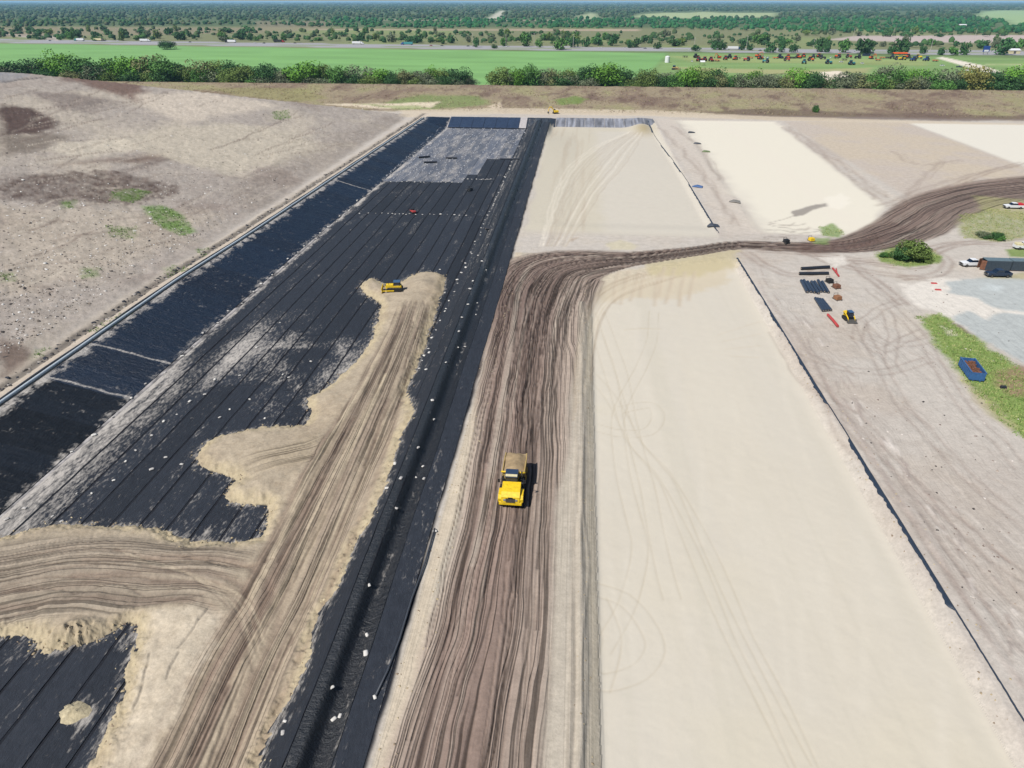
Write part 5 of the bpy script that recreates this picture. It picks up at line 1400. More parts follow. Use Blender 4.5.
KIND = {'bright': 'rounded bright green', 'green': 'mid green', 'dark': 'dense dark green', 'olive': 'olive green', 'gray': 'bare grey', 'brown': 'brownish half bare', 'orange': 'orange leaved'}
tr_ = random.Random(21)
def tree(X_, Y_, z0, hgt, wid, kind, label, group, pool=CROWNS, name='tree', low=.04, cat='tree'):
    if group:
        sz_ = ('tall ' if hgt > 13 else 'low ' if hgt < 8.5 else 'middling ') + ('broad ' if wid > hgt * 1.15 else 'slender ' if wid < hgt * .72 else '')
        label = sz_ + label; group = label
    T_ = thing(name, (X_, Y_, z0), tr_.uniform(0, 6.28), label, cat, group)
    t = bpy.data.objects.new('trunk', tr_.choice(TRUNKS)); link(t, T_); t.scale = (hgt * .9, hgt * .9, hgt)
    c = bpy.data.objects.new('crown', tr_.choice(pool)); link(c, T_); ch = hgt * (1 - low) / 2
    c.location = (0, 0, hgt - ch); c.scale = (wid / 2 * 1.05, wid / 2 * 1.05, ch)
    c.material_slots[0].link = 'OBJECT'; c.material_slots[0].material = LM[kind]
    return T_
ROW = [(8, 62, 22, 'dark'), (30, 60, 24, 'dark'), (57, 54, 22, 'bright'), (75, 58, 22, 'green'), (95, 62, 22, 'dark'), (113, 59, 24, 'bright'), (130, 58, 22, 'bright'), (146, 56, 22, 'brown'), (158, 59, 22, 'green'), (172, 64, 20, 'dark'), (187, 67, 18, 'olive'), (200, 61, 20, 'brown'), (215, 62, 20, 'olive'), (232, 63, 22, 'dark'), (246, 66, 18, 'olive'),
       (264, 65, 22, 'dark'), (285, 70, 18, 'gray'), (303, 63, 28, 'bright'), (322, 66, 20, 'olive'), (338, 67, 20, 'green'), (347, 71, 18, 'gray'), (362, 66, 24, 'gray'), (378, 70, 22, 'bright'), (393, 72, 16, 'dark'), (406, 71, 18, 'brown'), (420, 71, 18, 'gray'), (430, 68, 14, 'bright'), (441, 70, 20, 'olive'), (456, 69, 22, 'dark'), (466, 77, 12, 'gray'), (498, 68, 18, 'olive'), (508, 73, 16, 'gray'),
       (518, 69, 14, 'bright'), (531, 66, 18, 'green'), (545, 70, 18, 'gray'), (558, 70, 18, 'brown'), (570, 70, 16, 'olive'), (586, 67, 20, 'dark'), (606, 65, 32, 'bright'), (624, 70, 18, 'dark'), (648, 70, 20, 'olive'), (665, 74, 18, 'gray'), (678, 72, 18, 'gray'), (690, 68, 18, 'bright'), (707, 69, 22, 'olive'), (720, 70, 18, 'dark'), (734, 76, 12, 'green'), (745, 74, 16, 'gray'), (757, 71, 14, 'bright'),
       (775, 74, 18, 'gray'), (798, 69, 20, 'bright'), (815, 73, 20, 'dark'), (850, 72, 24, 'gray'), (870, 75, 18, 'brown'), (888, 67, 22, 'gray'), (900, 70, 20, 'green'), (915, 70, 20, 'bright'), (930, 71, 18, 'green'), (948, 70, 18, 'gray'), (958, 77, 14, 'dark'), (978, 67, 22, 'orange'), (995, 72, 20, 'dark'), (1009, 72, 18, 'gray'), (1022, 67, 20, 'bright'), (1042, 68, 20, 'green'), (1062, 70, 20, 'dark'), (-14, 62, 22, 'green'), (-34, 60, 22, 'dark')]
def row_tree(px, ytop, wpx, kind, Y_, nm='tree'):
    r = ray(px, ytop); k_ = Y_ / r[1]; X_ = r[0] * k_; zt = H + r[2] * k_
    mpp = math.hypot(X_, Y_) / F
    tree(X_, Y_, -.1, max(zt, 4.5), wpx * mpp * 1.02, kind, KIND[kind] + (' tree in the tree row behind the embankment' if nm == 'tree' else ' shrub filling the gaps of the tree row behind the embankment'), 'tree row behind the embankment: ' + kind, CROWNS[7:] + CROWNS[:2] if kind in ('gray', 'brown') else CROWNS[:7], name=nm, cat=nm)
for q in ROW: row_tree(*q, 588 + tr_.uniform(-5, 5))
px = -40
while px < 1070:
    px += tr_.uniform(7, 13)
    if 470 < px < 490 or 822 < px < 838: continue
    row_tree(px, tr_.uniform(74, 80) if px > 250 else tr_.uniform(66, 72), tr_.uniform(13, 19), tr_.choice(['dark', 'gray', 'green', 'olive', 'dark', 'gray', 'brown']), tr_.choice([580, 600]) + tr_.uniform(-3, 3), 'shrub')
# lone tree in the field
def px_tree(px, yb, ht, wd, kind, label, group=None, pool=FARC, **kw):
    X_, Y_ = P(px, yb); return tree(X_, Y_, -.1, ht, wd, kind, label, group, pool, **kw)
px_tree(168, 49.5, 11, 20, 'dark', 'lone bushy dark tree standing out in the green field', pool=CROWNS[:7], low=.05)
# trees along the highway
HT = [(58, 39.5, 13, 12), (32, 38.5, 11, 8), (38, 38.5, 10, 8), (68, 39.5, 15, 10), (74, 39.5, 15, 12), (16, 38.5, 13, 6), (95, 39, 15, 14), (109, 35, 8, 15), (139, 40, 15, 18), (181, 40.5, 16, 16), (224, 33, 18, 22), (250, 34, 16, 20), (145, 34, 10, 20), (115, 39.5, 10, 6), (192, 40, 9, 7),
      (240, 41.5, 16, 14), (248, 41.8, 13, 10), (282, 41.5, 15, 10), (62, 40, 10, 8), (370, 42.6, 11, 5), (382, 42.6, 13, 8), (405, 40, 18, 8), (420, 43, 16, 9), (440, 44, 10, 9), (450, 44.5, 15, 12), (478, 47.5, 16, 9), (492, 48.5, 7, 9), (505, 46, 13, 12),
      (525, 46, 20, 14), (540, 47, 16, 10), (560, 49.5, 19, 22), (572, 48, 20, 14), (585, 47.5, 24, 14), (596, 47, 16, 10), (612, 46, 17, 12), (628, 48, 19, 10), (637, 48, 18, 10), (656, 49.5, 16, 12), (673, 47, 12, 18), (695, 51, 13, 9), (712, 50, 15, 10), (722, 50, 16, 10), (740, 50, 15, 9), (752, 50, 14, 9),
      (770, 52, 24, 12), (780, 52, 18, 8), (795, 52, 19, 10), (820, 53, 19, 12), (828, 53, 18, 8), (843, 53, 18, 14), (866, 54, 24, 18), (890, 54, 20, 10), (902, 54, 24, 16), (925, 55, 12, 10), (938, 55, 14, 8), (953, 55, 18, 12), (965, 55, 16, 12), (985, 50, 14, 12), (1000, 56, 22, 18), (1015, 52, 12, 12)]
for (px, yb, ht, wd) in HT:
    k = tr_.choice(['dark', 'green', 'far', 'dark', 'far'])
    px_tree(px + tr_.uniform(-3, 3), yb + tr_.uniform(-1.6, .4), ht * tr_.uniform(.5, .95), wd * tr_.uniform(.8, 1.2), k, ('dark' if k == 'dark' else 'mid green' if k == 'green' else 'blue green') + ' tree standing along the distant highway', 'trees along the highway')
rest = []
for i in range(700):
    px = tr_.uniform(-20, 1040); yb = tr_.uniform(29, 40) + px * .0085
    if px > 800 and 35.5 < yb < 44: yb -= 7
    if i > 130: rest.append(P(px, yb)); continue
    px_tree(px, yb, tr_.uniform(5, 14), tr_.uniform(7, 17), kk_ := tr_.choice(['green', 'olive', 'far', 'dark', 'gray']), {'green': 'mid green', 'olive': 'olive', 'far': 'blue green', 'dark': 'dark', 'gray': 'bare grey'}[kk_] + ' tree on the brown rough land beyond the highway', 'trees on the rough land beyond the highway')
# yard bushes
BUSHC = [crown_mesh(61, 30, 160, .05, .9), crown_mesh(62, 26, 130, .055, .8)]
for me in BUSHC: me.materials.append(LM['green'])
def bush(p, ht, wd, kind, label, pool=BUSHC):
    x_, y_ = P(*p); T_ = thing('shrub', (x_, y_, ground_z(x_, y_)), tr_.uniform(0, 6), label, 'shrub')
    for i, (dx, dy, s_, kk) in enumerate(((0, 0, 1, kind), (wd * .3, .4, .7, 'dark' if kind != 'dark' else 'green'), (-wd * .28, -.2, .72, 'olive'))):
        c = bpy.data.objects.new('foliage', pool[i % 2]); link(c, T_); c.location = (dx, dy, ht * .48 * s_); c.scale = (wd * .4 * s_, wd * .36 * s_, ht * .5 * s_)
        c.material_slots[0].link = 'OBJECT'; c.material_slots[0].material = LM[kk]
    for k in range(4):
        MB().tube([(0, 0, 0), (.3 * math.cos(k * 1.6), .3 * math.sin(k * 1.6), ht * .4), (.8 * math.cos(k * 1.6), .8 * math.sin(k * 1.6), ht * .75)], [.09, .06, .02], 6).obj('stem', BARK, T_)
bush((911, 260), 5.0, 8.6, 'olive', 'big leafy green shrub on the grass island by the cross road')
bush((885, 257), 1.2, 2.6, 'green', 'small round green shrub at the tip of the grass island'); bush((997, 239), 1.9, 4.2, 'dark', 'low dark shrub on the dry grass above the container'); bush((983, 237), 1.5, 4.5, 'gray', 'low grey shrub on the dry grass next to a dark one')
bush((815, 113), 4.0, 4.0, 'dark', 'single dark shrub at the foot of the embankment'); bush((927, 263), .9, 2.0, 'olive', 'small olive shrub at the edge of the grass island')

# far woods: one uncountable mass
def dome(seed, n1=7):
    r = np.random.default_rng(seed); V = [(0, 0, 1.0)]; Fq = []
    for zz, rr, off in ((.75, .62, 0), (.3, 1.0, .45), (-.3, .85, 0)):
        for i in range(n1):
            a = 2 * math.pi * (i + off) / n1; k = r.uniform(.78, 1.2); V.append((rr * k * math.cos(a), rr * k * math.sin(a), zz + r.uniform(-.14, .14)))
    for i in range(n1): Fq.append((0, 1 + i, 1 + (i + 1) % n1))
    for L_ in range(2):
        for i in range(n1):
            a, b = 1 + L_ * n1 + i, 1 + L_ * n1 + (i + 1) % n1; c, d = a + n1, b + n1; Fq += [(a, c, d), (a, d, b)]
    return np.array(V), np.array(Fq)
DOMES = [dome(s_) for s_ in range(6)]
def scatter(name, PX, size, label, cols, seed):
    r = np.random.default_rng(seed); Vs = []; Fs = []; Cs = []; k = 0
    for (X_, Y_), s_ in zip(PX, size):
        v_, f_ = DOMES[r.integers(6)]; a = r.uniform(0, 6.28); c_, n_ = math.cos(a), math.sin(a); sx = s_ * r.uniform(.8, 1.25); hz = min(s_, 7.5) * r.uniform(.7, 1.3)
        q = np.stack([X_ + sx * (v_[:, 0] * c_ - v_[:, 1] * n_), Y_ + sx * (v_[:, 0] * n_ + v_[:, 1] * c_), hz * (v_[:, 2] + .8)], 1)
        Vs.append(q); Fs.append(f_ + k); k += len(v_)
        ci = cols[r.integers(len(cols))]; Cs.append(np.tile(s2l(ci) * .62 * r.uniform(.8, 1.2), (len(v_), 1)))
    me = np_mesh(name, np.concatenate(Vs), np.concatenate(Fs), np.concatenate(Cs), smooth_=False); me.materials.append(WOODM)
    o = link(bpy.data.objects.new(name, me)); return tag(o, label, 'woodland', kind='stuff')
WOODM = attr_mat('woodland', .9, .35, .12)
def in_px(pts, x, y): return inside(np.array([x]), np.array([y]), np.array(pts, float))[0]
OPEN = [[(628, 18.5), (640, 13), (700, 11.5), (780, 12.5), (780, 17.5), (700, 19.5)], [(970, 17), (985, 10.5), (1400, 9.5), (1400, 26), (1008, 26.5), (1004, 21), (978, 18)], [(577, 17), (590, 12.5), (597, 13), (601, 19.5), (579, 19.5)], [(486, 19.5), (499, 10.5), (506, 10.5), (501, 19.5)], [(380, 19.2), (640, 19.2), (640, 20.2), (380, 20.4)], [(770, 13.2), (870, 12), (985, 10.5), (985, 11.8), (870, 13.2), (770, 14.2)]]
def yb_wood(px): return np.interp(px, [-400, 0, 256, 300, 330, 512, 640, 760, 860, 1000, 1500], [28, 28, 25.5, 27, 29, 29, 29, 31.5, 34, 34, 35])
r = np.random.default_rng(9); pts = []; sz = []
while len(pts) < 11500:
    yb = 1 / r.uniform(1 / 36., 1 / 5.0) if r.random() < .5 else r.uniform(5.0, 36)
    px = r.uniform(-160, 1180)
    if yb > yb_wood(px) or any(in_px(q, px, yb) for q in OPEN): continue
    if px < 330 and 21 < yb < 25 and px > 180 and r.random() < .6: continue
    X_, Y_ = P(px, yb + YH * 0); pts.append((X_, Y_)); sz.append(min(max(4.5, Y_ * .0021), 18) * r.uniform(.7, 1.35))
pjx = [proj(p[0], p[1], 0) for p in pts]
plant = [i for i, p in enumerate(pts) if 20 < pjx[i][1] < 36 and 325 < pjx[i][0] < 1100]; ps_ = set(plant)
near = [i for i, p in enumerate(pts) if p[1] < 2600 and i not in ps_]; farr = [i for i, p in enumerate(pts) if p[1] >= 2600 and i not in ps_]
scatter('woodland', [pts[i] for i in plant], [sz[i] for i in plant], 'deep green plantation of young trees beyond the rough land', [(48, 104, 60), (40, 92, 58), (58, 112, 66), (66, 108, 66)], 4)
scatter('scattered_trees', rest, [tr_.uniform(1.8, 5.5) for q in rest], 'small trees sprinkled over the rough land beyond the highway', [(70, 100, 56), (58, 88, 54), (86, 104, 66)], 6)
scatter('woodland', [pts[i] for i in near], [sz[i] for i in near], 'dense mixed green woodland beyond the highway', [(70, 100, 56), (58, 88, 54), (86, 104, 66), (96, 102, 74), (64, 98, 60), (48, 84, 56)], 1)
scatter('woodland', [pts[i] for i in farr], [sz[i] for i in farr], 'hazy blue green woodland reaching to the horizon', [(76, 98, 66), (64, 88, 62), (90, 102, 76), (70, 96, 70), (52, 80, 58)], 2)
pts = []; sz = []
for i in range(3200):
    px = r.uniform(-200, 1220); yb = r.uniform(1.9, 5.2); X_, Y_ = P(px, yb); 
    if Y_ > 45000: continue
    pts.append((X_, Y_)); sz.append(Y_ * .0035 * r.uniform(.7, 1.4))
scatter('woodland', pts, sz, 'faint far woodland along the skyline', [(70, 92, 66), (62, 86, 64), (80, 96, 72)], 3)

# grass tufts, scrub, litter, clods (too many to count)
def tufts(name, spots, hgt, cols, label, cat, seed, blades=6, lean=.6):
    r = np.random.default_rng(seed); V = []; Cs = []
    for (X_, Y_, s_) in spots:
        z_ = ground_z(X_, Y_) - .03; c = s2l(cols[r.integers(len(cols))]) * .74
        for b in range(blades):
            a = r.uniform(0, 6.28); w = .06 * s_; d = hgt * s_ * r.uniform(.2, lean); h_ = hgt * s_ * r.uniform(.6, 1.2); ox, oy = r.normal(0, .18 * s_, 2)
            V += [(X_ + ox - w * math.sin(a), Y_ + oy + w * math.cos(a), z_), (X_ + ox + w * math.sin(a), Y_ + oy - w * math.cos(a), z_), (X_ + ox + d * math.cos(a), Y_ + oy + d * math.sin(a), z_ + h_)]; Cs += [c * r.uniform(.8, 1.2)] * 3
    me = np_mesh(name, V, np.arange(len(V)).reshape(-1, 3), np.array(Cs), smooth_=False); me.materials.append(GRASSM)
    return tag(link(bpy.data.objects.new(name, me)), label, cat, kind='stuff')
GRASSM = attr_mat('grass_blades', .8, .15, 1.0)
def fill(polys, n, seed, s0=.6, s1=1.6):
    r = np.random.default_rng(seed); out = []
    areas = []
    W = [wpoly(p) for p in polys]
    for w in W: areas.append(abs(np.sum(w[:, 0] * np.roll(w[:, 1], -1) - np.roll(w[:, 0], -1) * w[:, 1])) / 2)
    for w, a in zip(W, areas):
        k = max(8, int(n * a / sum(areas)))
        q = np.stack([r.uniform(w[:, 0].min() - 1, w[:, 0].max() + 1, k * 4), r.uniform(w[:, 1].min() - 1, w[:, 1].max() + 1, k * 4)], 1)
        sdv = sdist(q[:, 0], q[:, 1], w) + fbm(q[:, 0] * .4, q[:, 1] * .4, 3, 5) * 2
        q = q[sdv > 0][:k]; out += [(a_, b_, r.uniform(s0, s1)) for a_, b_ in q]
    return out
ISL = [(876, 254), (890, 248), (925, 247), (944, 257), (938, 264), (905, 267), (880, 262)]
tufts('grass', fill([VERGE], 3000, 1), .2, [(124, 152, 78), (140, 160, 92), (168, 170, 112), (112, 140, 72)], 'green grass growing on the verge around the blue dumpster', 'grass', 1)
tufts('grass', fill([ISL, [(960, 216), (990, 208), (1024, 212), (1040, 235), (1000, 242), (965, 238)], [(820, 228), (832, 224), (843, 232), (840, 238), (822, 236)]], 2000, 2), .2, [(128, 150, 82), (150, 158, 98), (174, 168, 116)], 'patchy grass on the islands beside the cross road', 'grass', 2)
tufts('grass', fill([q for q, a in GRASS_PX], 1300, 3, .5, 1.4), .3, [(118, 150, 76), (132, 158, 86), (108, 136, 76)], 'scattered green weeds growing on the waste hill', 'weeds', 3)
sp = []
r = np.random.default_rng(33)
for i in range(9000):
    X_ = r.uniform(-420, 420); Y_ = r.uniform(452, 561)
    if min(-102 - X_, 432 - Y_) > 0: continue
    if float(fbm(np.array([X_ * .05]), np.array([Y_ * .09]), 3, 91)[0]) < -.05 and r.random() < .8: continue
    sp.append((X_, Y_, r.uniform(.7, 1.9)))
tufts('scrub', sp, .6, [(158, 138, 114), (168, 150, 122), (140, 124, 102), (164, 160, 112), (130, 114, 96)], 'dry brown scrub covering the face of the embankment', 'scrub', 4, 5, 1.2)
def bits(name, spots, cols, label, cat, seed, flat=.5):
    r = np.random.default_rng(seed); V = []; Fs = []; Cs = []
    base = np.array([(-1, -1, 0), (1, -1, 0), (1, 1, 0), (-1, 1, 0), (-.7, -.7, 1), (.7, -.7, 1), (.7, .7, 1), (-.7, .7, 1)], float); fb = np.array([(4, 5, 6, 7), (0, 1, 5, 4), (1, 2, 6, 5), (2, 3, 7, 6), (3, 0, 4, 7)])
    for k, (X_, Y_, s_) in enumerate(spots):
        b = base * (1 + r.uniform(-.35, .35, (8, 3))) * np.array([s_ * r.uniform(.5, 1.3), s_ * r.uniform(.4, 1.0), s_ * flat * r.uniform(.5, 1.4)]); a = r.uniform(0, 6.28)
        V.append(np.stack([X_ + b[:, 0] * math.cos(a) - b[:, 1] * math.sin(a), Y_ + b[:, 0] * math.sin(a) + b[:, 1] * math.cos(a), max(ground_z(X_, Y_), -3.9 if X_ < -32 else -99) - .04 + b[:, 2]], 1)); Fs.append(fb + 8 * k); Cs.append(np.tile(s2l(cols[r.integers(len(cols))]) * .62, (8, 1)))
    me = np_mesh(name, np.concatenate(V), np.concatenate(Fs), np.concatenate(Cs), smooth_=False); me.materials.append(BITM)
    return tag(link(bpy.data.objects.new(name, me)), label, cat, kind='stuff')
BITM = attr_mat('loose_bits', .85, .15, 2.0)
sp = []
while len(sp) < 3800:
    px, py = r.uniform(-20, 380), 92 + (r.random() ** .8) * 310
    X_, Y_ = P(px, py, 4)
    if X_ > -101: continue
    X_, Y_ = pix(px, py)
    if X_ > -101.5: continue
    w = math.exp(-(-101 - X_) / 28.0)
    if r.random() < .25 + .75 * w: sp.append((X_, Y_, r.uniform(.07, .24) * (1 + 1.0 * r.random() ** 8)))
bits('litter', sp, [(150, 140, 130), (120, 110, 102), (214, 208, 200), (98, 90, 86), (170, 158, 144), (86, 80, 78), (232, 228, 222), (140, 128, 116)], 'loose rubble and litter scattered over the waste hill', 'litter', 5)
sp = [(float(crest_l(yv)) - r.uniform(3.4, 6.2), yv, r.uniform(.15, .5)) for yv in 60 + 360 * r.random(700) ** 1.6]
bits('rubble', sp, [(70, 66, 64), (110, 104, 100), (60, 62, 70), (180, 172, 164), (140, 130, 122)], 'line of dark rubble and torn sheet along the bench', 'rubble', 6)
sp = []
for i in range(len(sand_s)):
    for k in range(4):
        p = sand_s[i] + r.normal(0, .5, 2)
        if p[1] < 200: sp.append((p[0], p[1], r.uniform(.05, .17)))
for i in range(900):
    yv = r.uniform(30, 160); sp.append((r.choice([-15.6, -14.2, 3.2, 43.6, 46.0]) + r.normal(0, .5), yv, r.uniform(.04, .13)))

bits('clods', sp, [(190, 172, 138), (176, 158, 130), (150, 132, 112), (206, 190, 158)], 'small clods of earth along the edges of sand and road', 'clods', 7, .7)
sp = []
for i in range(500):
    px, py = r.uniform(770, 1020), r.uniform(270, 640)
    X_, Y_ = P(px, py)
    if X_ > 46.5: sp.append((X_, Y_, r.uniform(.05, .2)))
bits('clods', sp, [(150, 134, 124), (220, 210, 200), (130, 116, 106), (180, 164, 150), (70, 66, 64)], 'loose lumps and scraps strewn over the bare yard', 'clods', 8, .6)
# little sand heap on the bare liner patch
cx, cy = P(74, 714, -4); V = [(.1, -.05, .62)]; Fq = []
for k, (rr, zz) in enumerate(((.45, .5), (.95, .22), (1.5, -.1))):
    for i in range(16): a = 2 * math.pi * i / 16; q = rr * random.uniform(.62, 1.3); V.append((q * math.cos(a) * 1.15, q * math.sin(a) * .95, zz * random.uniform(.6, 1.3)))
for i in range(16): Fq.append((0, 1 + i, 1 + (i + 1) % 16, 1 + (i + 1) % 16))
Fq = [(0, 1 + i, 1 + (i + 1) % 16) for i in range(16)] + sum([[(1 + k * 16 + i, 17 + k * 16 + i, 17 + k * 16 + (i + 1) % 16), (1 + k * 16 + i, 17 + k * 16 + (i + 1) % 16, 1 + k * 16 + (i + 1) % 16)] for k in range(2) for i in range(16)], [])
o = link(bpy.data.objects.new('sand_heap', np_mesh('sand_heap', V, Fq))); o.data.materials.append(mat('heap_sand', (192, 178, 146), .95, var=.3, bump=.25)); o.location = (cx, cy, -3.9); tag(o, 'little heap of yellow sand alone on the bare dark liner', 'sand heap')

# ------------------------------------------------------------------ highway traffic
def semi(p, label, trailer, cabp, rz):
    X_, Y_ = P(*p); T_ = thing('semi_truck', (X_, Y_, .05), rz, label, 'semi truck')
    MB().box(-1.3, 1.3, 0, 14.5, 1.1, 4.1, bev=.05).obj('trailer', trailer, T_)
    MB().box(-1.2, 1.2, -3.2, -.6, .8, 3.6, .05, .2, .08).obj('cab', cabp, T_); MB().box(-1.1, 1.1, -5.2, -3.2, .7, 2.0, .05, .1, .08).obj('hood', cabp, T_); MB().box(-1.05, 1.05, -3.26, -3.1, 2.1, 3.2).obj('windscreen', GLASS, T_)
    MB().box(-.5, .5, -5, 14, .7, 1.0).obj('chassis', BLK, T_)
    for yy in (-4.4, -1.6, -.3, 12, 13.3):
        for s_ in (-1, 1): wheel(T_, s_ * 1.05, yy, .5, .4)
def car(p, label, paint, rz, group='cars on the highway', z=.05):
    X_, Y_ = P(*p); T_ = thing('car', (X_, Y_, z), rz, label, 'car', group)
    m = MB(); m.prism([(-2.2, .35), (-2.25, .75), (-1.2, .9), (1.4, .95), (2.2, .9), (2.25, .4)], -.9, .9); m.obj('body', paint, T_)
    m = MB(); m.prism([(-1.2, .9), (-.5, 1.45), (.9, 1.45), (1.6, .93)], -.78, .78); m.obj('windows', GLASS, T_); MB().box(-.74, .74, -.5, .9, 1.45, 1.5).obj('roof', paint, T_)
    for s_ in (-1, 1): wheel(T_, s_ * .8, -1.4, .33, .22); wheel(T_, s_ * .8, 1.4, .33, .22)
HWA = math.atan2(HWN[3][1] - HWN[1][1], HWN[3][0] - HWN[1][0])
E_, W_ = HWA - math.pi / 2 + math.pi, HWA - math.pi / 2
REDP = mat('red_paint', (170, 40, 40), .4); BLUEP = mat('blue_paint', (40, 76, 150), .4); GREENP = mat('teal_paint', (70, 150, 150), .5); ORG = mat('orange_paint', (226, 96, 36), .45); ORD = mat('dark_red_paint', (180, 50, 46), .45)
semi((77, 40.9), 'white semi truck with a dark green cab on the left stretch of highway', WHITE, GREENP, W_ + 0); semi((148, 41.6), 'white semi truck beyond the lone field tree', WHITE, WHITE, E_); semi((228, 42.6), 'white semi truck with a black cab on the highway', WHITE, BLK, W_)
semi((102, 43.6 - 2.6), 'pale semi truck between two white trucks on the highway', CREAM, STEEL, E_); semi((361, 44.3), 'white semi truck above the middle of the green field', WHITE, WHITE, E_); semi((404, 44.8), 'teal and white semi truck with a blue cab', GREENP, BLUEP, W_); semi((738, 49.6), 'white box semi truck passing the equipment lot', WHITE, BLUEP, E_); semi((282, 42.4), 'dark red semi truck on the distant highway', BLK, REDP, E_)
for k, (px, yb, pt, nm) in enumerate([(50, 41, NAVY, 'dark'), (118, 41, WHITE, 'white'), (190, 42.4, BLK, 'dark'), (255, 43.3, WHITE, 'white'), (264, 43.5, BLK, 'dark'), (295, 43.4, BLK, 'dark'), (431, 46, REDP, 'red'), (442, 46, BLK, 'dark'), (468, 46.5, BLK, 'dark'), (474, 46.6, BLK, 'dark'), (506, 47, WHITE, 'white'), (530, 47.4, WHITE, 'white'), (600, 48.2, WHITE, 'white'), (625, 48.6, WHITE, 'white'), (645, 48.8, NAVY, 'dark'), (690, 50.4, WHITE, 'white'), (760, 50.9, BLK, 'dark'), (820, 50.2, WHITE, 'white'), (872, 53, NAVY, 'dark'), (940, 52.6, WHITE, 'white')]):
    car((px, yb), nm + ' car driving along the distant highway', pt, E_ if k % 2 else W_, nm + ' cars on the highway')
WOODP = mat('pale_pole', (196, 188, 178), .8)
for px, yb, ht in ((506 / 1, 46.5, 22), (391, 42, 20), (473, 45, 22), (573, 49, 26), (534, 46, 24), (640, 47, 20), (694, 49, 20), (746, 50, 24), (813, 50, 20), (930, 52, 24), (117, 33, 20), (853, 38, 22), (893, 36, 20), (974, 40, 24)):
    X_, Y_ = P(px, yb); m = MB(); U_ = thing('utility_pole', (X_, Y_, 0), 0, 'tall thin pale utility pole along the distant highway', 'utility pole', 'utility poles along the highway')
    MB().tube([(0, 0, 0), (0, 0, ht * .75)], [.32, .22], 6).obj('pole', WOODP, U_); MB().box(-1.2, 1.2, -.1, .1, ht * .7, ht * .7 + .2).obj('crossarm', WOODP, U_)
X_, Y_ = P(985, 54.5); B_ = thing('billboard', (X_, Y_, 0), 0, 'blue billboard standing beside the highway', 'billboard'); MB().box(-4, 4, -.2, .2, 3, 10).obj('panel', BLUEP, B_); MB().box(-2.5, 3, -.25, -.2, 3.4, 5.4).obj('pale_band', WHITE, B_)
for s_ in (-2.5, 2.5): MB().box(s_ - .2, s_ + .2, -.15, .15, 0, 3).obj('post', STEEL, B_)
for (px, yb, w_, lb) in ((962, 26.6, 18, 'long white roofed shed among the far trees'), (1, 33.6, 20, 'pale shed at the edge of the far clearing'), (1012, 53.5, 14, 'white roofed shed behind the highway trees')):
    X_, Y_ = P(px, yb); B_ = thing('shed', (X_, Y_, 0), .1, lb, 'shed'); MB().box(-w_ / 2, w_ / 2, -5, 5, 0, 4).obj('wall', CREAM, B_); g = MB(); g.prism([(-5.6, 3.95), (0, 6), (5.6, 3.95)], -w_ / 2 - .5, w_ / 2 + .5); g.obj('roof', WHITE, B_); MB().box(-1.5, 1.5, -5.06, -5, 0, 3).obj('door', STEEL, B_)

# ------------------------------------------------------------------ machinery lot in the field
def tractor(p, label, paint, rz, sc=1.5, group=None):
    X_, Y_ = P(*p); T_ = thing('farm_tractor', (X_, Y_, 0), rz, label, 'tractor', group); T_.scale = (sc,) * 3
    MB().box(-.4, .4, -2.2, -.3, .8, 1.6, .04, .05, .06).obj('hood', paint, T_); MB().box(-.8, .8, -.3, 1.2, .8, 1.5, bev=.05).obj('body', paint, T_); MB().box(-.72, .72, -.2, 1.1, 1.5, 2.5, .08, .1).obj('cab_glass', GLASS, T_); MB().box(-.8, .8, -.3, 1.2, 2.5, 2.65, bev=.04).obj('cab_roof', paint, T_)
    for s_ in (-1, 1): wheel(T_, s_ * .75, -1.7, .5, .35); wheel(T_, s_ * .95, .7, .85, .5)
def implement(p, label, paint, rz, group=None, sc=1.9):
    X_, Y_ = P(*p); T_ = thing('farm_implement', (X_, Y_, 0), rz, label, 'implement', group); T_.scale = (sc,) * 3
    m = MB(); m.box(-1.6, 1.6, -.1, .1, .8, 1.0); m.box(-1.6, 1.6, 1.1, 1.3, .8, 1.0); m.box(-.1, .1, -2, 1.3, .75, .9); m.obj('frame', paint, T_)
    for k in range(7): MB().cyl((-1.5 + k * .5, 0, .4), (1, .25, 0), .4, .08, 12).obj('disc', STEEL, T_)
    for s_ in (-1, 1): wheel(T_, s_ * .8, 1.6, .4, .3)
def tank(p, label, r_=2.6, h_=6):
    X_, Y_ = P(*p); T_ = thing('storage_tank', (X_, Y_, 0), 0, label, 'tank'); MB().cyl((0, 0, h_ / 2), (0, 0, 1), r_, h_, 20).obj('shell', WHITE, T_); MB().cyl((0, 0, h_ + .4), (0, 0, 1), r_, .8, 20, r_ * .3).obj('lid', WHITE, T_)
    m = MB(); m.tube([(r_ + .1, -.3, 0), (r_ + .1, -.3, h_)], .06); m.tube([(r_ + .1, .3, 0), (r_ + .1, .3, h_)], .06); m.obj('ladder', STEEL, T_)
def canopy(p, label, paint, w_=8, d_=5, h_=3.4):
    X_, Y_ = P(*p); T_ = thing('canopy', (X_, Y_, 0), .05, label, 'canopy'); g = MB(); g.prism([(-d_ / 2, h_ - .2), (-d_ / 2, h_), (0, h_ + 1.3), (d_ / 2, h_), (d_ / 2, h_ - .2), (0, h_ + 1.05)], -w_ / 2, w_ / 2); g.obj('roof', paint, T_)
    for a in (-1, 1):
        for b in (-1, 1): MB().box(a * w_ * .46 - .08, a * w_ * .46 + .08, b * d_ * .44 - .08, b * d_ * .44 + .08, 0, h_ - .15).obj('post', STEEL, T_)
TEAL = mat('teal_machine', (60, 140, 150), .5); YL = mat('lot_yellow', (236, 196, 40), .5)
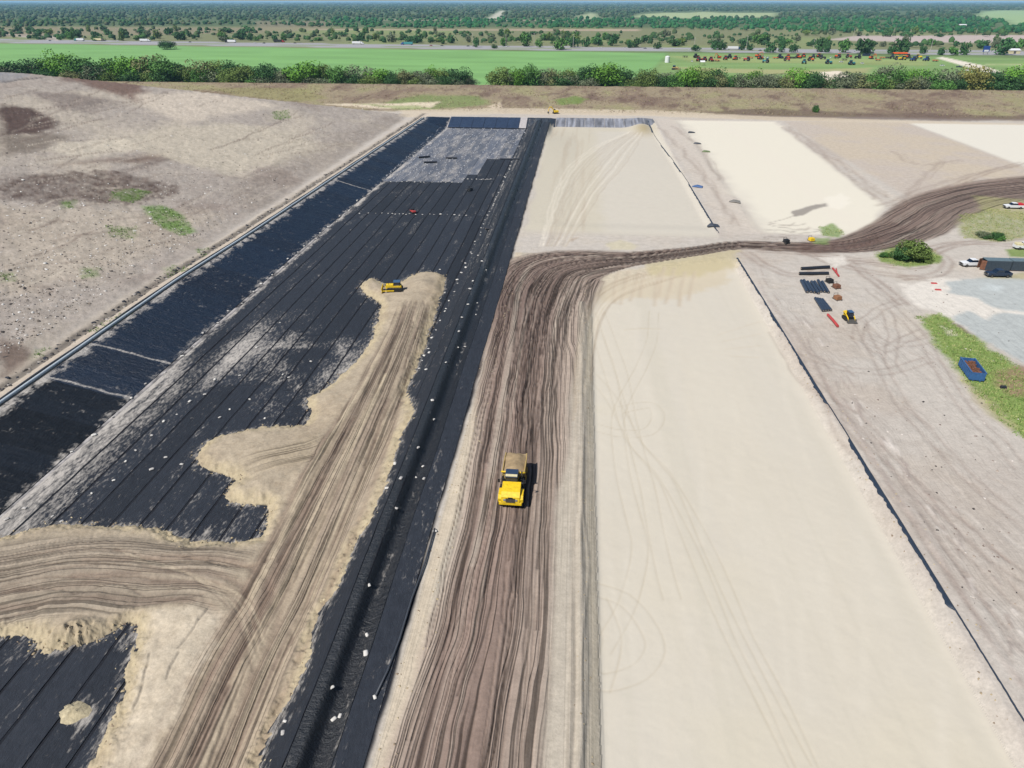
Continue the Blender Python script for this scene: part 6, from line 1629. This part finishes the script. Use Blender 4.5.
CN = {id(ORG): 'orange', id(ORD): 'red', id(BLK): 'black', id(TEAL): 'teal', id(BLUEP): 'blue', id(YL): 'yellow', id(CREAM): 'cream', id(WHITE): 'white', id(NAVY): 'navy'}
tank((667, 62.5), 'upright white storage tank at the corner of the machinery lot'); canopy((702, 65.3), 'white canopy tent in the machinery lot', WHITE, 5, 5); canopy((899, 57), 'long orange roofed canopy in the machinery lot', ORG, 17, 7, 4)
excavator('excavator', (*P(757, 57), 0), 1.2, 'orange excavator with raised boom by the highway edge of the lot', ORG, 1.3); excavator('excavator', (*P(871, 59), 0), .4, 'orange excavator beside the navy container', ORG, 1.3); excavator('excavator', (*P(719, 58.4), 0), -1.2, 'orange excavator behind the red tractors', ORG, 1.2)
x_, y_ = P(866, 56); container((x_, y_, 0), math.pi / 2, 'navy blue shipping container in the machinery lot', 9, False, NAVY, NAVY)
bulldozer((*P(675, 69.8), 0), 1.3, 'brown dusty bulldozer beside the white storage tank', DYEL, 1.6)
for k, (px, yb, pt) in enumerate([(696, 58, BLK), (699, 61.5, ORD), (704, 61.2, ORD), (711, 61.4, ORD), (729, 58.4, BLK), (766, 62.8, TEAL), (780, 58.5, NAVY), (798, 58.4, ORG), (804, 63.8, TEAL), (813, 58.6, BLK), (819, 57.6, ORG), (822, 59.2, BLK), (828, 64, TEAL), (851, 65, TEAL), (858, 58.6, BLK), (892, 58.8, BLK), (897, 60, YL), (903, 60, YL), (913, 61, BLUEP), (918, 58.5, YL), (926, 61, BLUEP), (788, 58.6, ORG), (803, 57.5, ORG), (735, 60, ORG), (747, 61, ORD), (760, 59.5, ORG), (786, 61, ORD), (810, 61, ORG), (838, 57.8, ORG), (848, 58, ORD), (907, 58, ORG), (725, 60, ORD)]):
    tractor((px, yb), CN[id(pt)] + ' farm tractor standing in the machinery lot', pt, tr_.uniform(0, 6), 1.85, CN[id(pt)] + ' tractors in the lot')
for k, (px, yb, pt) in enumerate([(685, 57.6, BLK), (717, 61.6, ORG), (750, 58.8, ORG), (793, 58.6, BLK), (844, 60.6, BLK), (882, 58.8, ORG), (888, 58.5, BLK), (909, 58.8, BLK), (935, 61.8, ORG), (836, 59, BLK), (775, 59, ORG), (878, 61, ORG)]):
    implement((px, yb), 'low ' + CN[id(pt)] + ' disc implement parked in the machinery lot', pt, tr_.uniform(-.5, .5), CN[id(pt)] + ' implements in the lot')
for k, (px, yb, pt) in enumerate([(692, 61.8, WHITE), (739, 58.6, CREAM), (744, 58.2, CREAM), (764, 57.6, WHITE), (768, 57.8, WHITE), (831, 58, WHITE), (841, 62.4, WHITE), (862, 63.8, WHITE), (942, 66, WHITE)]):
    car((px, yb), CN[id(pt)] + ' car parked in the machinery lot', pt, tr_.uniform(0, 6), CN[id(pt)] + ' cars in the lot', 0)
x_, y_ = P(968, 71); pickup((x_, y_, 0), 1.2, 'white pickup truck with an orange load on the pale farm track', WHITE, cap=ORG); x_, y_ = P(959, 67.5); pickup((x_, y_, 0), 1.2, 'navy pickup truck on the pale farm track', NAVY)

# ------------------------------------------------------------------ air
m = bpy.data.materials.new('haze'); m.use_nodes = True; nt = m.node_tree; nt.nodes.clear()
oo = nt.nodes.new('ShaderNodeOutputMaterial'); pv = nt.nodes.new('ShaderNodeVolumePrincipled')
pv.inputs['Color'].default_value = (.42, .74, 1.0, 1); pv.inputs['Density'].default_value = 4.2e-5; pv.inputs['Anisotropy'].default_value = 0.0
nt.links.new(pv.outputs[0], oo.inputs['Volume'])
hz = MB().box(-62000, 62000, -62000, 62000, -7, 63.5).obj('haze', m); hz['kind'] = 'stuff'; hz['label'] = 'thin blue haze over the distant woods'; hz['category'] = 'haze'
